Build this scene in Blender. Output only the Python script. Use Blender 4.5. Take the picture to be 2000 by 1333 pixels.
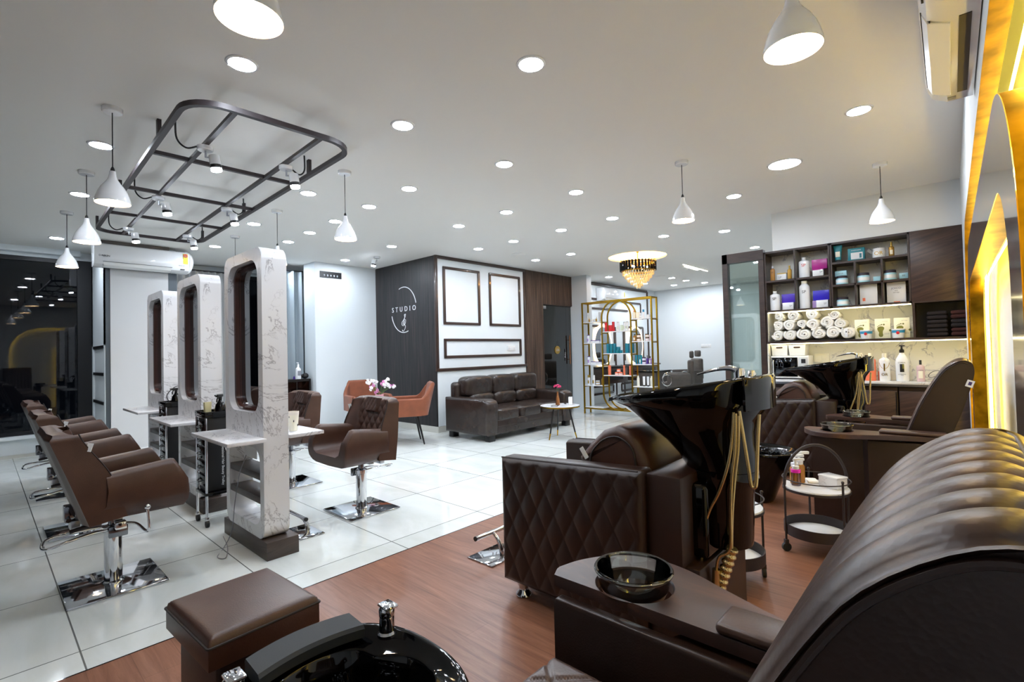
import bpy, bmesh, math, random
from math import sin, cos, pi, radians, sqrt, hypot, atan2
from mathutils import Vector, Matrix

for _o in list(bpy.data.objects):
    bpy.data.objects.remove(_o)
S = bpy.context.scene
COL = S.collection

# ------------------------------------------------------------------ camera
cd = bpy.data.cameras.new('camera')
cd.sensor_fit = 'HORIZONTAL'; cd.sensor_width = 36.0; cd.lens = 954.496 * 36.0 / 2000.0
cd.clip_start = 0.02; cd.clip_end = 100
cam = bpy.data.objects.new('camera', cd); COL.objects.link(cam)
cam.matrix_world = Matrix(((0.67616288, 0.00038594, -0.73675207, 0.0),
                           (-0.73636130, -0.03221581, -0.67582112, 0.0),
                           (-0.02399589, 0.99948086, -0.02149894, 1.3),
                           (0, 0, 0, 1)))
S.camera = cam

# ------------------------------------------------------------------ world, exposure
w = bpy.data.worlds.new('night'); S.world = w; w.use_nodes = True
w.node_tree.nodes['Background'].inputs[0].default_value = (0.006, 0.008, 0.012, 1)
w.node_tree.nodes['Background'].inputs[1].default_value = 1.0
S.view_settings.view_transform = 'Standard'
S.view_settings.look = 'None'
S.view_settings.exposure = 1.38
S.view_settings.gamma = 1.0
S.view_settings.use_curve_mapping = False
cy = S.cycles
cy.max_bounces = 7; cy.diffuse_bounces = 4; cy.glossy_bounces = 4; cy.transmission_bounces = 7; cy.transparent_max_bounces = 10
cy.caustics_reflective = False; cy.caustics_refractive = False
cy.sample_clamp_indirect = 6.0
cy.use_denoising = True
DOWN_W = 100.0      # radiance of the cool ceiling downlights
PEND_W = 46.0      # radiance of the warm pendant bulbs

# ------------------------------------------------------------------ materials
MAT = {}
def lin(h):
    if isinstance(h, (tuple, list)): return (h[0], h[1], h[2], 1)
    h = h.lstrip('#'); c = [int(h[i:i+2], 16) / 255 for i in (0, 2, 4)]
    return tuple(x / 12.92 if x <= .04045 else ((x + .055) / 1.055) ** 2.4 for x in c) + (1,)
def new(name):
    m = bpy.data.materials.new(name); m.use_nodes = True; MAT[name] = m
    nt = m.node_tree; return m, nt, nt.nodes['Principled BSDF']
def N(nt, t, **k):
    n = nt.nodes.new(t)
    for a, b in k.items():
        if a.startswith('i_'): n.inputs[a[2:].replace('_', ' ')].default_value = b
        else: setattr(n, a, b)
    return n
def coords(nt, scale=(1, 1, 1), rot=(0, 0, 0), loc=(0, 0, 0)):
    tc = N(nt, 'ShaderNodeTexCoord'); mp = N(nt, 'ShaderNodeMapping')
    nt.links.new(tc.outputs['Object'], mp.inputs['Vector'])
    mp.inputs['Scale'].default_value = scale; mp.inputs['Rotation'].default_value = rot; mp.inputs['Location'].default_value = loc
    return mp.outputs[0]
def noise(nt, vec, sc, det=3, rough=.5, dist=0):
    n = N(nt, 'ShaderNodeTexNoise'); n.inputs['Scale'].default_value = sc; n.inputs['Detail'].default_value = det
    n.inputs['Roughness'].default_value = rough; n.inputs['Distortion'].default_value = dist
    nt.links.new(vec, n.inputs['Vector']); return n.outputs['Fac']
def ramp(nt, fac, stops):
    r = N(nt, 'ShaderNodeValToRGB'); nt.links.new(fac, r.inputs[0]); e = r.color_ramp.elements
    while len(e) < len(stops): e.new(.5)
    for el, (p, c) in zip(e, stops): el.position = p; el.color = lin(c)
    return r.outputs[0]
def bump(nt, b, fac, strength=.2, dist=.002):
    n = N(nt, 'ShaderNodeBump'); n.inputs['Strength'].default_value = strength; n.inputs['Distance'].default_value = dist
    nt.links.new(fac, n.inputs['Height']); nt.links.new(n.outputs[0], b.inputs['Normal'])
def pbr(name, col, rough=.5, metal=0, coat=0, spec=.5, var=0, bmp=0, bs=60, sheen=0, scale=(1, 1, 1)):
    m, nt, b = new(name)
    b.inputs['Base Color'].default_value = lin(col); b.inputs['Roughness'].default_value = rough
    b.inputs['Metallic'].default_value = metal; b.inputs['Coat Weight'].default_value = coat
    b.inputs['Specular IOR Level'].default_value = spec
    if coat: b.inputs['Coat Roughness'].default_value = .04
    if sheen: b.inputs['Sheen Weight'].default_value = sheen
    v = coords(nt, scale)
    if var:
        c = lin(col); f = noise(nt, v, 9, 3)
        a = tuple(min(1, x * (1 + var)) for x in c[:3]); d = tuple(x * (1 - var) for x in c[:3])
        nt.links.new(ramp(nt, f, [(.3, d), (.7, a)]), b.inputs['Base Color'])
    if bmp: bump(nt, b, noise(nt, v, bs, 4), bmp, .002)
    return m
def emit(name, col, s):
    m = bpy.data.materials.new(name); m.use_nodes = True; MAT[name] = m; nt = m.node_tree
    nt.nodes.remove(nt.nodes['Principled BSDF']); e = N(nt, 'ShaderNodeEmission')
    e.inputs[0].default_value = lin(col); e.inputs[1].default_value = s
    nt.links.new(e.outputs[0], nt.nodes['Material Output'].inputs[0]); return m

# leather
def leather(name, c1, c2, rough=.36, bs=220):
    m, nt, b = new(name); v = coords(nt)
    nt.links.new(ramp(nt, noise(nt, v, 7, 4, .6), [(.3, c1), (.72, c2)]), b.inputs['Base Color'])
    b.inputs['Roughness'].default_value = rough
    vo = N(nt, 'ShaderNodeTexVoronoi'); vo.inputs['Scale'].default_value = bs; nt.links.new(v, vo.inputs['Vector'])
    bump(nt, b, vo.outputs['Distance'], .18, .0012)
    return m
leather('leather', '#3a231a', '#4a2f24', .40)
leather('leather_dark', '#21120d', '#2c1a14', .40)
leather('leather_sofa', '#251c19', '#332823', .27, 160)
leather('leather_gloss', '#3c2a23', '#4c372e', .36, 150)
pbr('stitch', '#1d1412', .6)
pbr('velvet', '#7c442b', .85, var=.12, bmp=.15, bs=300, sheen=.15)
pbr('chrome', '#d9dbe0', .06, 1)
pbr('chrome_dark', '#7d8087', .10, 1)
pbr('steel', '#a8aab0', .28, 1)
pbr('gold', '#a9841f', .30, 1, var=.06)
pbr('gold_deep', '#8f7018', .34, 1, var=.5, bmp=.8, bs=12)
pbr('gold_hose', '#cdb98a', .25, 1)
pbr('black_gloss', '#040405', .05, spec=.38)
pbr('black_satin', '#0c0c0e', .35, bmp=.04)
pbr('black_mat', '#111113', .55)
pbr('black_metal', '#2a2224', .5, .15)
pbr('rubber', '#17181a', .7)
pbr('foam_grey', '#2d3236', .75, bmp=.2, bs=500)
pbr('white_gloss', '#e9ebee', .12, coat=.6)
pbr('white_plastic', '#e6e7e6', .35)
pbr('white_wall', '#dfe5e8', .65, bmp=.10, bs=180)
pbr('white_plain', '#e2e5e6', .55)
pbr('pillar_white', '#dde4e8', .6, bmp=.08, bs=150)
pbr('ceiling_white', '#e9e8e4', .7, bmp=.18, bs=220)
pbr('blind', '#c9cacb', .8, bmp=.12, bs=700)
pbr('frame_grey', '#4c5359', .45, .5)
pbr('frame_dark', '#1b1c20', .40, .3)
pbr('cloth_dark', '#1c1416', .9, bmp=.3)
pbr('cloth_maroon', '#3b1612', .9, bmp=.3)
pbr('towel', '#f1eee6', .95, bmp=.6, bs=420, sheen=.3)
pbr('grey_laminate', '#5d5450', .14, coat=.5, var=.06)
pbr('cell_lining', '#8c8a85', .5, var=.05)
pbr('molding', '#38261f', .32, coat=.3, var=.15)
pbr('bristle', '#c9bf92', .8, var=.2, bmp=.5, bs=500, scale=(1, 1, .05))
pbr('amber_wood', '#9b6a32', .5, var=.15)
pbr('tag_white', '#eef0f2', .5)
pbr('ink_purple', '#3a2a6a', .5)
pbr('ink', '#16161a', .5)
pbr('ink_grey', '#80828a', .6)
pbr('red', '#c8202a', .35); pbr('teal', '#12788c', .35); pbr('teal_box', '#0e7c8a', .4)
pbr('orange', '#ee8355', .4); pbr('coral', '#ef7d58', .45); pbr('magenta', '#b0238a', .3); pbr('purple', '#4a2fb4', .3); pbr('blue_violet', '#2f22bd', .3)
pbr('skyblue', '#a9dcea', .35); pbr('dark_lid', '#2b2330', .35); pbr('cream', '#eeead8', .5); pbr('cream_box', '#f0edcf', .55)
pbr('olive', '#7c7a2b', .6, var=.4); pbr('gold_bottle', '#a9802e', .28, .35); pbr('gold_cap', '#b99a4c', .35, .6)
pbr('lavender', '#a78cc4', .35); pbr('deep_violet', '#4b2a86', .35); pbr('peach', '#e8b98e', .4); pbr('amber', '#a5722c', .3)
pbr('pale_green', '#cbd6bf', .45); pbr('silver_grey', '#c3c6c6', .4); pbr('pinkish', '#d8bcc0', .35); pbr('pink_vase', '#e0a6b4', .35)
pbr('hotpink', '#e41fb0', .35); pbr('petal_pink', '#d98cc0', .6); pbr('petal_white', '#f3f0f2', .6); pbr('petal_rose', '#c62c62', .7, var=.2); pbr('stem', '#4d6b34', .6)
pbr('label_blue', '#2a8fbe', .4); pbr('yellow_label', '#d9cf1e', .5); pbr('rose_gold', '#c98a5c', .22, .9); pbr('sand_paper', '#e9e2d6', .7)
pbr('crystal', '#f3dca6', .12, .1, coat=.8)
pbr('skirting_tile', '#c9c8c0', .2)
pbr('marble_sill', '#d6dada', .2, var=.05)
# clear bowl glass: thin clear shell
def clear(name, col='#f4fbf8', rough=.0, ior=1.45, alpha=0):
    m, nt, b = new(name); nt.nodes.remove(b)
    g = N(nt, 'ShaderNodeBsdfGlossy'); g.inputs['Roughness'].default_value = .02
    t = N(nt, 'ShaderNodeBsdfTransparent'); t.inputs[0].default_value = lin(col)
    fr = N(nt, 'ShaderNodeFresnel'); fr.inputs[0].default_value = ior
    mx = N(nt, 'ShaderNodeMixShader'); nt.links.new(fr.outputs[0], mx.inputs[0]); nt.links.new(t.outputs[0], mx.inputs[1]); nt.links.new(g.outputs[0], mx.inputs[2])
    nt.links.new(mx.outputs[0], nt.nodes['Material Output'].inputs[0]); return m
clear('bowl_glass', '#f6fbf9', ior=1.75)
clear('rim_glass', '#f6fbf9', ior=3.2); clear('night_glass', '#8a8f94', ior=1.55)
clear('door_glass', '#a9c4c2', ior=2.3); clear('partition_glass', '#e9f4f1', ior=2.1)
clear('clear_plastic', '#f3eef6', ior=1.4)
m = pbr('mirror', '#9aa0a4', .01, 1)
pbr('dark_mirror', '#4a4d52', .02, 1)

emit('led_cool', '#eaf3ff', DOWN_W); emit('led_panel', '#eef4ff', DOWN_W * .5)
emit('bulb_warm', '#ffd6a0', PEND_W); emit('spot_lens', '#e8f2ff', 40)
emit('cove_warm', '#ffb763', 32); emit('strip_yellow', '#ffd24c', 15); emit('strip_shelf', '#fff0b8', 7)
emit('strip_line', '#fff3d6', 22); emit('oval_warm', '#ffdca8', 2.2); emit('chand_bulb', '#ffdca0', 30)

# marble laminate with thin grey veins
def marble(name, base='#dcdde0', vein='#8d8a8c', sc=2.4, rough=.22, width=.018):
    m, nt, b = new(name); v = coords(nt)
    f = noise(nt, v, sc, 6, .62, 1.2)
    a = N(nt, 'ShaderNodeMath', operation='SUBTRACT'); nt.links.new(f, a.inputs[0]); a.inputs[1].default_value = .5
    ab = N(nt, 'ShaderNodeMath', operation='ABSOLUTE'); nt.links.new(a.outputs[0], ab.inputs[0])
    mk = noise(nt, v, sc * 1.7, 3)
    dv = N(nt, 'ShaderNodeMath', operation='DIVIDE'); nt.links.new(ab.outputs[0], dv.inputs[0]); nt.links.new(mk, dv.inputs[1])
    c = ramp(nt, dv.outputs[0], [(0, vein), (width, '#bfbfc3'), (width * 3.5, base), (1, base)])
    mx = N(nt, 'ShaderNodeMix', data_type='RGBA'); nt.links.new(ramp(nt, mk, [(.38, '#000000'), (.50, '#ffffff')]), mx.inputs[0])
    nt.links.new(c, mx.inputs[7]); mx.inputs[6].default_value = lin(base)
    nt.links.new(mx.outputs[2], b.inputs['Base Color']); b.inputs['Roughness'].default_value = rough
    return m
marble('marble', vein='#96959a', sc=2.1, width=.008); marble('marble_back', '#e2e0d6', '#94908a', 2.6, .35, .012)
# polished floor tiles
m, nt, b = new('floor_tile')
v = coords(nt, loc=(-.305 + .815 * 20, -2.955 + .815 * 20, 0))
br = N(nt, 'ShaderNodeTexBrick', offset=0, squash=1); nt.links.new(v, br.inputs['Vector'])
for k, q in dict(Scale=1, **{'Mortar Size': .0035, 'Mortar Smooth': .1, 'Brick Width': .815, 'Row Height': .815, 'Bias': 0}).items(): br.inputs[k].default_value = q
br.inputs['Color1'].default_value = lin('#dfe3e1'); br.inputs['Color2'].default_value = lin('#d3d8d6'); br.inputs['Mortar'].default_value = lin('#6a6d6c')
mm = N(nt, 'ShaderNodeMix', data_type='RGBA', blend_type='MULTIPLY'); mm.inputs[0].default_value = 1
nt.links.new(br.outputs['Color'], mm.inputs[6])
v2 = coords(nt, (1, .45, 1))
nt.links.new(ramp(nt, noise(nt, v2, 3.2, 6, .6, .8), [(.35, '#f0f1ee'), (.6, '#ffffff')]), mm.inputs[7])
nt.links.new(mm.outputs[2], b.inputs['Base Color']); b.inputs['Roughness'].default_value = .07
b.inputs['Specular IOR Level'].default_value = .6
# reddish wood planks running along Y
def planks(name, cs, lo=.15, ln=1.25, rough=.33, rot=0, grain=(15, 1.1, 10), gap='#2a1712'):
    m, nt, b = new(name)
    v = coords(nt, rot=(0, 0, pi / 2 + rot))
    br = N(nt, 'ShaderNodeTexBrick', offset=.37); nt.links.new(v, br.inputs['Vector'])
    for k, q in dict(Scale=1, **{'Mortar Size': .0008, 'Mortar Smooth': .1, 'Brick Width': ln, 'Row Height': lo, 'Bias': 0}).items(): br.inputs[k].default_value = q
    br.inputs['Color1'].default_value = (1, 1, 1, 1); br.inputs['Color2'].default_value = (.78, .78, .78, 1); br.inputs['Mortar'].default_value = (.45, .4, .4, 1)
    g = coords(nt, grain, rot=(0, 0, rot))
    c = ramp(nt, noise(nt, g, 1.6, 9, .68, 1.1), cs)
    mm = N(nt, 'ShaderNodeMix', data_type='RGBA', blend_type='MULTIPLY'); mm.inputs[0].default_value = 1
    nt.links.new(br.outputs['Color'], mm.inputs[6]); nt.links.new(c, mm.inputs[7])
    nt.links.new(mm.outputs[2], b.inputs['Base Color']); b.inputs['Roughness'].default_value = rough
    return m
planks('floor_wood', [(.25, '#643f31'), (.45, '#835843'), (.6, '#936751'), (.8, '#a97d66')])
# walnut laminate with slanted grain (YZ plane)
def wood(name, cs, scale, rot=(0, 0, 0), rough=.35, coat=0):
    m, nt, b = new(name); tc = N(nt, 'ShaderNodeTexCoord')
    r = N(nt, 'ShaderNodeMapping'); r.inputs['Rotation'].default_value = rot; nt.links.new(tc.outputs['Object'], r.inputs[0])
    s = N(nt, 'ShaderNodeMapping'); s.inputs['Scale'].default_value = scale; nt.links.new(r.outputs[0], s.inputs[0])
    nt.links.new(ramp(nt, noise(nt, s.outputs[0], 1, 6, .65, .6), cs), b.inputs['Base Color'])
    b.inputs['Roughness'].default_value = rough; b.inputs['Coat Weight'].default_value = coat
    return m
wood('walnut', [(.3, '#2b1f1b'), (.52, '#43312a'), (.75, '#5c4438')], (2, 2.2, 26), (radians(18), 0, 0))
wood('walnut_frame', [(.3, '#2a1e1b'), (.7, '#44332c')], (3, 3, 20), (0, 0, 0))
wood('tray_wood', [(.25, '#1d1212'), (.5, '#3a241e'), (.75, '#6e432b')], (5, 2, 5), (0, 0, radians(15)), .40, 0)
wood('plinth_wood', [(.3, '#2f2826'), (.7, '#51453f')], (3, 3, 30), (radians(8), radians(8), 0), .4)
wood('liner_wood', [(.3, '#3a1f18'), (.7, '#52302a')], (20, 20, 1.2), (0, 0, 0), .2, .5)
wood('flute_dark', [(.32, '#131619'), (.5, '#2a2a2c'), (.68, '#463b39')], (45, 45, 1.0), (0, 0, 0), .42)
wood('flute_brown', [(.32, '#2c221d'), (.5, '#4c3c34'), (.68, '#77604f')], (45, 45, 1.0), (0, 0, 0), .45)

# ------------------------------------------------------------------ mesh builder
class B:
    def __init__(s): s.v = []; s.f = []
    def add(s, v, f, M=None):
        n = len(s.v)
        s.v += [tuple(M @ Vector(p)) if M else tuple(p) for p in v]
        s.f += [tuple(i + n for i in q) for q in f]
        return s
    def bm(s, bm, M=None):
        bm.verts.index_update()
        s.add([v.co[:] for v in bm.verts], [[v.index for v in f.verts] for f in bm.faces], M); bm.free(); return s
    def box(s, x0, x1, y0, y1, z0, z1, bev=0, seg=2, M=None):
        if x0 > x1: x0, x1 = x1, x0
        if y0 > y1: y0, y1 = y1, y0
        if z0 > z1: z0, z1 = z1, z0
        if not bev:
            v = [(x, y, z) for x in (x0, x1) for y in (y0, y1) for z in (z0, z1)]
            return s.add(v, [(0, 1, 3, 2), (4, 6, 7, 5), (0, 4, 5, 1), (2, 3, 7, 6), (0, 2, 6, 4), (1, 5, 7, 3)], M)
        bm = bmesh.new(); bmesh.ops.create_cube(bm, size=1)
        for q in bm.verts: q.co = Vector(((x0 + x1) / 2 + q.co.x * (x1 - x0), (y0 + y1) / 2 + q.co.y * (y1 - y0), (z0 + z1) / 2 + q.co.z * (z1 - z0)))
        bmesh.ops.bevel(bm, geom=bm.edges[:], offset=min(bev, .49 * min(x1 - x0, y1 - y0, z1 - z0)), segments=seg, profile=.5, affect='EDGES')
        return s.bm(bm, M)
    def prism(s, poly, axis, a, b, bev=0, seg=2, M=None):
        # poly in the plane of the two other axes (x: (y,z), y: (x,z), z: (x,y))
        def P(p, t):
            return {'x': (t, p[0], p[1]), 'y': (p[0], t, p[1]), 'z': (p[0], p[1], t)}[axis]
        bm = bmesh.new(); lo = [bm.verts.new(P(p, a)) for p in poly]; hi = [bm.verts.new(P(p, b)) for p in poly]; n = len(poly)
        bm.faces.new(lo[::-1]); bm.faces.new(hi)
        for i in range(n): bm.faces.new((lo[i], lo[(i + 1) % n], hi[(i + 1) % n], hi[i]))
        bmesh.ops.recalc_face_normals(bm, faces=bm.faces)
        if bev:
            es = [e for e in bm.edges if (e.verts[0] in lo) == (e.verts[1] in lo)]
            bmesh.ops.bevel(bm, geom=es, offset=bev, segments=seg, profile=.5, affect='EDGES')
        return s.bm(bm, M)
    def loft(s, rings, c0=True, c1=True, closed=True, M=None):
        n = len(rings[0]); v = [p for r in rings for p in r]; f = []
        for i in range(len(rings) - 1):
            for j in range(n if closed else n - 1):
                k = (j + 1) % n; f.append((i * n + j, i * n + k, (i + 1) * n + k, (i + 1) * n + j))
        if c0: f.append(tuple(range(n))[::-1])
        if c1: f.append(tuple((len(rings) - 1) * n + j for j in range(n)))
        return s.add(v, f, M)
    def lathe(s, prof, c=(0, 0, 0), seg=24, M=None, c0=False, c1=False, sx=1, sy=1):
        rings = [[(c[0] + r * sx * cos(2 * pi * j / seg), c[1] + r * sy * sin(2 * pi * j / seg), c[2] + z) for j in range(seg)] for r, z in prof]
        return s.loft(rings, c0, c1, M=M)
    def cyl(s, p0, p1, r0, r1=None, seg=16, cap=True):
        r1 = r0 if r1 is None else r1; p0 = Vector(p0); p1 = Vector(p1); d = (p1 - p0).normalized()
        u = d.orthogonal().normalized(); w_ = d.cross(u)
        rings = [[tuple(p + u * r * cos(2 * pi * j / seg) + w_ * r * sin(2 * pi * j / seg)) for j in range(seg)] for p, r in ((p0, r0), (p1, r1))]
        return s.loft(rings, cap, cap)
    def tube(s, pts, r, seg=10, closed=False, cap=True, rf=None):
        P = [Vector(p) for p in pts]; n = len(P); rings = []; up = None
        for i in range(n):
            a = P[(i - 1) % n] if closed or i > 0 else P[i]; b_ = P[(i + 1) % n] if closed or i < n - 1 else P[i]
            d = (b_ - a).normalized()
            if up is None: up = d.orthogonal().normalized()
            up = (up - d * up.dot(d)); up = up.normalized() if up.length > 1e-6 else d.orthogonal().normalized()
            w_ = d.cross(up); rr = rf(i / (n - 1)) if rf else r
            rings.append([tuple(P[i] + up * rr * cos(2 * pi * j / seg) + w_ * rr * sin(2 * pi * j / seg)) for j in range(seg)])
        if closed:
            rings.append(rings[0]); return s.loft(rings, False, False)
        return s.loft(rings, cap, cap)
    def bar(s, pts, hw, hh, closed=False, up=(0, 0, 1)):
        # rectangular tube along a path
        P = [Vector(p) for p in pts]; n = len(P); rings = []; U = Vector(up)
        for i in range(n):
            a = P[(i - 1) % n] if closed or i > 0 else P[i]; b_ = P[(i + 1) % n] if closed or i < n - 1 else P[i]
            d = (b_ - a).normalized(); sd = d.cross(U).normalized(); u2 = sd.cross(d)
            rings.append([tuple(P[i] + sd * q * hw + u2 * e * hh) for q, e in ((-1, -1), (1, -1), (1, 1), (-1, 1))])
        if closed: rings.append(rings[0]); return s.loft(rings, False, False)
        return s.loft(rings)
    def ball(s, c, rx, ry=None, rz=None, nu=16, nv=10, e=1.0, M=None):
        ry = rx if ry is None else ry; rz = rx if rz is None else rz
        sg = lambda t: (abs(t) ** e) * (1 if t >= 0 else -1)
        rings = []
        for i in range(nv + 1):
            a = -pi / 2 + pi * i / nv
            ca = max(cos(a), 1e-4)
            rings.append([(c[0] + rx * sg(ca) * sg(cos(2 * pi * j / nu)), c[1] + ry * sg(ca) * sg(sin(2 * pi * j / nu)), c[2] + rz * sg(sin(a))) for j in range(nu)])
        return s.loft(rings, True, True, M=M)
    def grid(s, fn, nu, nv, M=None):
        v = [fn(i / nu, j / nv) for j in range(nv + 1) for i in range(nu + 1)]
        f = [(j * (nu + 1) + i, j * (nu + 1) + i + 1, (j + 1) * (nu + 1) + i + 1, (j + 1) * (nu + 1) + i) for j in range(nv) for i in range(nu)]
        return s.add(v, f, M)

def link(o, parent=None):
    COL.objects.link(o)
    if parent: o.parent = parent
    return o
def ob(name, b, mat, parent=None, label=None, sharp=38, loc=None, fixn=True):
    me = bpy.data.meshes.new(name); me.from_pydata(b.v, [], b.f)
    if fixn:
        bm = bmesh.new(); bm.from_mesh(me); bmesh.ops.recalc_face_normals(bm, faces=bm.faces); bm.to_mesh(me); bm.free()
    me.materials.append(MAT[mat]); me.shade_smooth(); me.set_sharp_from_angle(angle=radians(sharp))
    o = bpy.data.objects.new(name, me)
    if loc: o.location = loc
    link(o, parent)
    if label: o['label'] = label
    return o
def thing(name, label, cat, loc=(0, 0, 0), rz=0, group=None):
    o = bpy.data.objects.new(name, None); o.empty_display_size = .05; o.location = loc; o.rotation_euler = (0, 0, rz)
    COL.objects.link(o); tag(o, label, cat, group); return o
def tag(o, label, cat, group=None):
    o['label'] = label; o['category'] = cat
    if group: o['group'] = group
    return o
def struct(name, b, mat, **k):
    o = ob(name, b, mat, **k)
    if not k.get('parent'): o['kind'] = 'structure'
    return o
def dup(root, loc, rz=None, label=None, group=None):
    def cp(o, par):
        c = o.copy(); COL.objects.link(c); c.parent = par
        for ch in [x for x in o.children]: cp(ch, c)
        return c
    r = cp(root, None); r.location = loc
    if rz is not None: r.rotation_euler = (0, 0, rz)
    if label: r['label'] = label
    if group: r['group'] = group
    return r
def text(body, size, mat, loc, rot, parent=None, name='lettering', ext=.0006, space=1.0, ax='CENTER', ay='CENTER', sx=1.0):
    c = bpy.data.curves.new(name, 'FONT'); c.body = body; c.size = size; c.extrude = ext; c.align_x = ax; c.align_y = ay
    c.space_character = space; c.materials.append(MAT[mat]); c.resolution_u = 3
    tmp = bpy.data.objects.new('tmp', c); me = bpy.data.meshes.new_from_object(tmp); bpy.data.objects.remove(tmp); bpy.data.curves.remove(c)
    me.name = name; me.transform(Matrix.Diagonal((sx, 1, 1, 1)))
    if not me.materials: me.materials.append(MAT[mat])
    o = bpy.data.objects.new(name, me); o.location = loc; o.rotation_euler = rot
    return link(o, parent)
NX = (pi / 2, 0, -pi / 2)   # lettering that faces -X
NY = (pi / 2, 0, 0)         # lettering that faces -Y
def rrect(x0, x1, z0, z1, r, n=6, rb=None):
    # rounded rectangle outline (counter-clockwise); rb: radius of the two lower corners
    rb = r if rb is None else rb; o = []
    for cx_, cz, a0, rr in ((x1, z0, -90, rb), (x1, z1, 0, r), (x0, z1, 90, r), (x0, z0, 180, rb)):
        ccx = cx_ - rr if cx_ == x1 else cx_ + rr; ccz = cz + rr if cz == z0 else cz - rr
        if rr < 1e-5: o += [(cx_, cz)] * (n + 1); continue
        for i in range(n + 1):
            a = radians(a0 + 90 * i / n); o.append((ccx + rr * cos(a), ccz + rr * sin(a)))
    return o
def lerp(a, b, t): return a + (b - a) * t
def spline(pts, n=8):
    P = [Vector(p) for p in pts]; out = []
    for i in range(len(P) - 1):
        p0 = P[max(i - 1, 0)]; p1 = P[i]; p2 = P[i + 1]; p3 = P[min(i + 2, len(P) - 1)]
        for k in range(n):
            t = k / n
            out.append(.5 * ((2 * p1) + (p2 - p0) * t + (2 * p0 - 5 * p1 + 4 * p2 - p3) * t * t + (3 * p1 - p0 - 3 * p2 + p3) * t ** 3))
    out.append(P[-1]); return out
def quilt(u, v, cw, ch, d):
    a = u / cw + v / ch; b_ = u / cw - v / ch
    return d * (abs(sin(pi * a)) * abs(sin(pi * b_))) ** .45
# ================================================================== SETTING
H = 2.918
struct('floor', B().box(-1.9, 13.4, 2.755, 10.4, -.06, 0).box(6.6, 13.4, -.9, 2.755, -.06, 0), 'floor_tile')
struct('floor_wood', B().box(-1.9, 6.6, -.9, 2.755, -.06, 0), 'floor_wood')
struct('trim_1', B().box(-1.9, 6.6, 2.751, 2.758, 0, .0015), 'chrome_dark')
# ceiling with the round recess above the chandelier
CHX, CHY, CHR = 7.86, 4.16, .50
def ceil_rings():
    x0, x1, y0, y1 = -1.9, 13.4, -.9, 10.4
    angs = [2 * pi * i / 96 for i in range(96)] + [atan2(y - CHY, x - CHX) % (2 * pi) for x in (x0, x1) for y in (y0, y1)]
    angs.sort(); a_, b_ = [], []
    for a in angs:
        c, s_ = cos(a), sin(a); t = min(((x1 - CHX) / c if c > 0 else (x0 - CHX) / c) if abs(c) > 1e-9 else 1e9, ((y1 - CHY) / s_ if s_ > 0 else (y0 - CHY) / s_) if abs(s_) > 1e-9 else 1e9)
        a_.append((CHX + CHR * c, CHY + CHR * s_, H)); b_.append((CHX + t * c, CHY + t * s_, H))
    return b_, a_
bo, bi = ceil_rings()
struct('ceiling', B().loft([[(p[0], p[1], H + .02) for p in bi], [(p[0], p[1], H + .02) for p in bo], bo, bi, [(p[0], p[1], H + .02) for p in bi]], False, False), 'ceiling_white', sharp=20)
pr = [(.50, 0), (.50, .035), (.62, .035), (.62, .16), (.0, .16), (0, .165), (.64, .165), (.64, 0)]
struct('ceiling_recess', B().lathe([(.501, .0), (.501, .03), (.60, .03), (.60, .17), (.001, .17)], (CHX, CHY, H), 64), 'ceiling_white', sharp=20)
cove = thing('cove_light', 'warm glowing ring of light inside the round ceiling recess over the chandelier', 'light', (CHX, CHY, H + .07))
ob('light_strip', B().tube([(.565 * cos(2 * pi * i / 48), .565 * sin(2 * pi * i / 48), 0) for i in range(48)], .012, 6, True), 'cove_warm', cove)

# far wall with the night window
struct('wall_far', B().box(-1.9, 1.16, 9.6, 9.75, 0, .28).box(-1.9, 1.16, 9.6, 9.75, 2.80, H).box(1.16, 4.4, 9.66, 9.8, 0, H), 'white_wall')
struct('baseboard_far', B().box(-1.9, 1.0, 9.585, 9.6, 0, .045), 'skirting_tile')
struct('trim_2', B().box(-1.9, 1.16, 9.5, 9.6, .26, .30).box(-1.9, 1.0, 9.45, 9.6, 2.84, H), 'pillar_white')
def window(name, x0, x1, y0, y1, z0, z1, axis, mull):
    if axis == 'x':
        g = B().box(x0, x1, y0 + .03, y0 + .036, z0, z1)
        f = B().box(x0, x1, y0, y1, z0, z0 + .05).box(x0, x1, y0, y1, z1 - .06, z1)
        for m_ in mull: f.box(m_[0], m_[1], y0 - .01, y1, z0, z1)
    else:
        g = B().box(x0, x0 + .006, y0, y1, z0, z1)
        f = B().box(x0 - .03, x0 + .05, y0, y1, z0, z0 + .05).box(x0 - .03, x0 + .05, y0, y1, z1 - .06, z1)
        for m_ in mull: f.box(x0 - .03, x0 + .05, m_[0], m_[1], z0, z1)
    o = struct(name, f, 'frame_dark'); struct('window_pane', g, 'night_glass', parent=o); return o
window('window_1', -1.9, 1.15, 9.6, 9.66, .30, 2.80, 'x', [(.98, 1.15), (-1.9, -1.8)])
window('window_2', -1.84, -1.84, 1.6, 9.6, .30, 2.80, 'y', [(1.6, 1.7), (4.2, 4.28), (6.9, 6.98), (9.5, 9.6)])
struct('wall_left', B().box(-1.95, -1.84, -.9, 9.6, 0, .30).box(-1.95, -1.84, -.9, 9.6, 2.80, H).box(-1.95, -1.84, -.9, 1.6, 0, H), 'white_wall')
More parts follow.
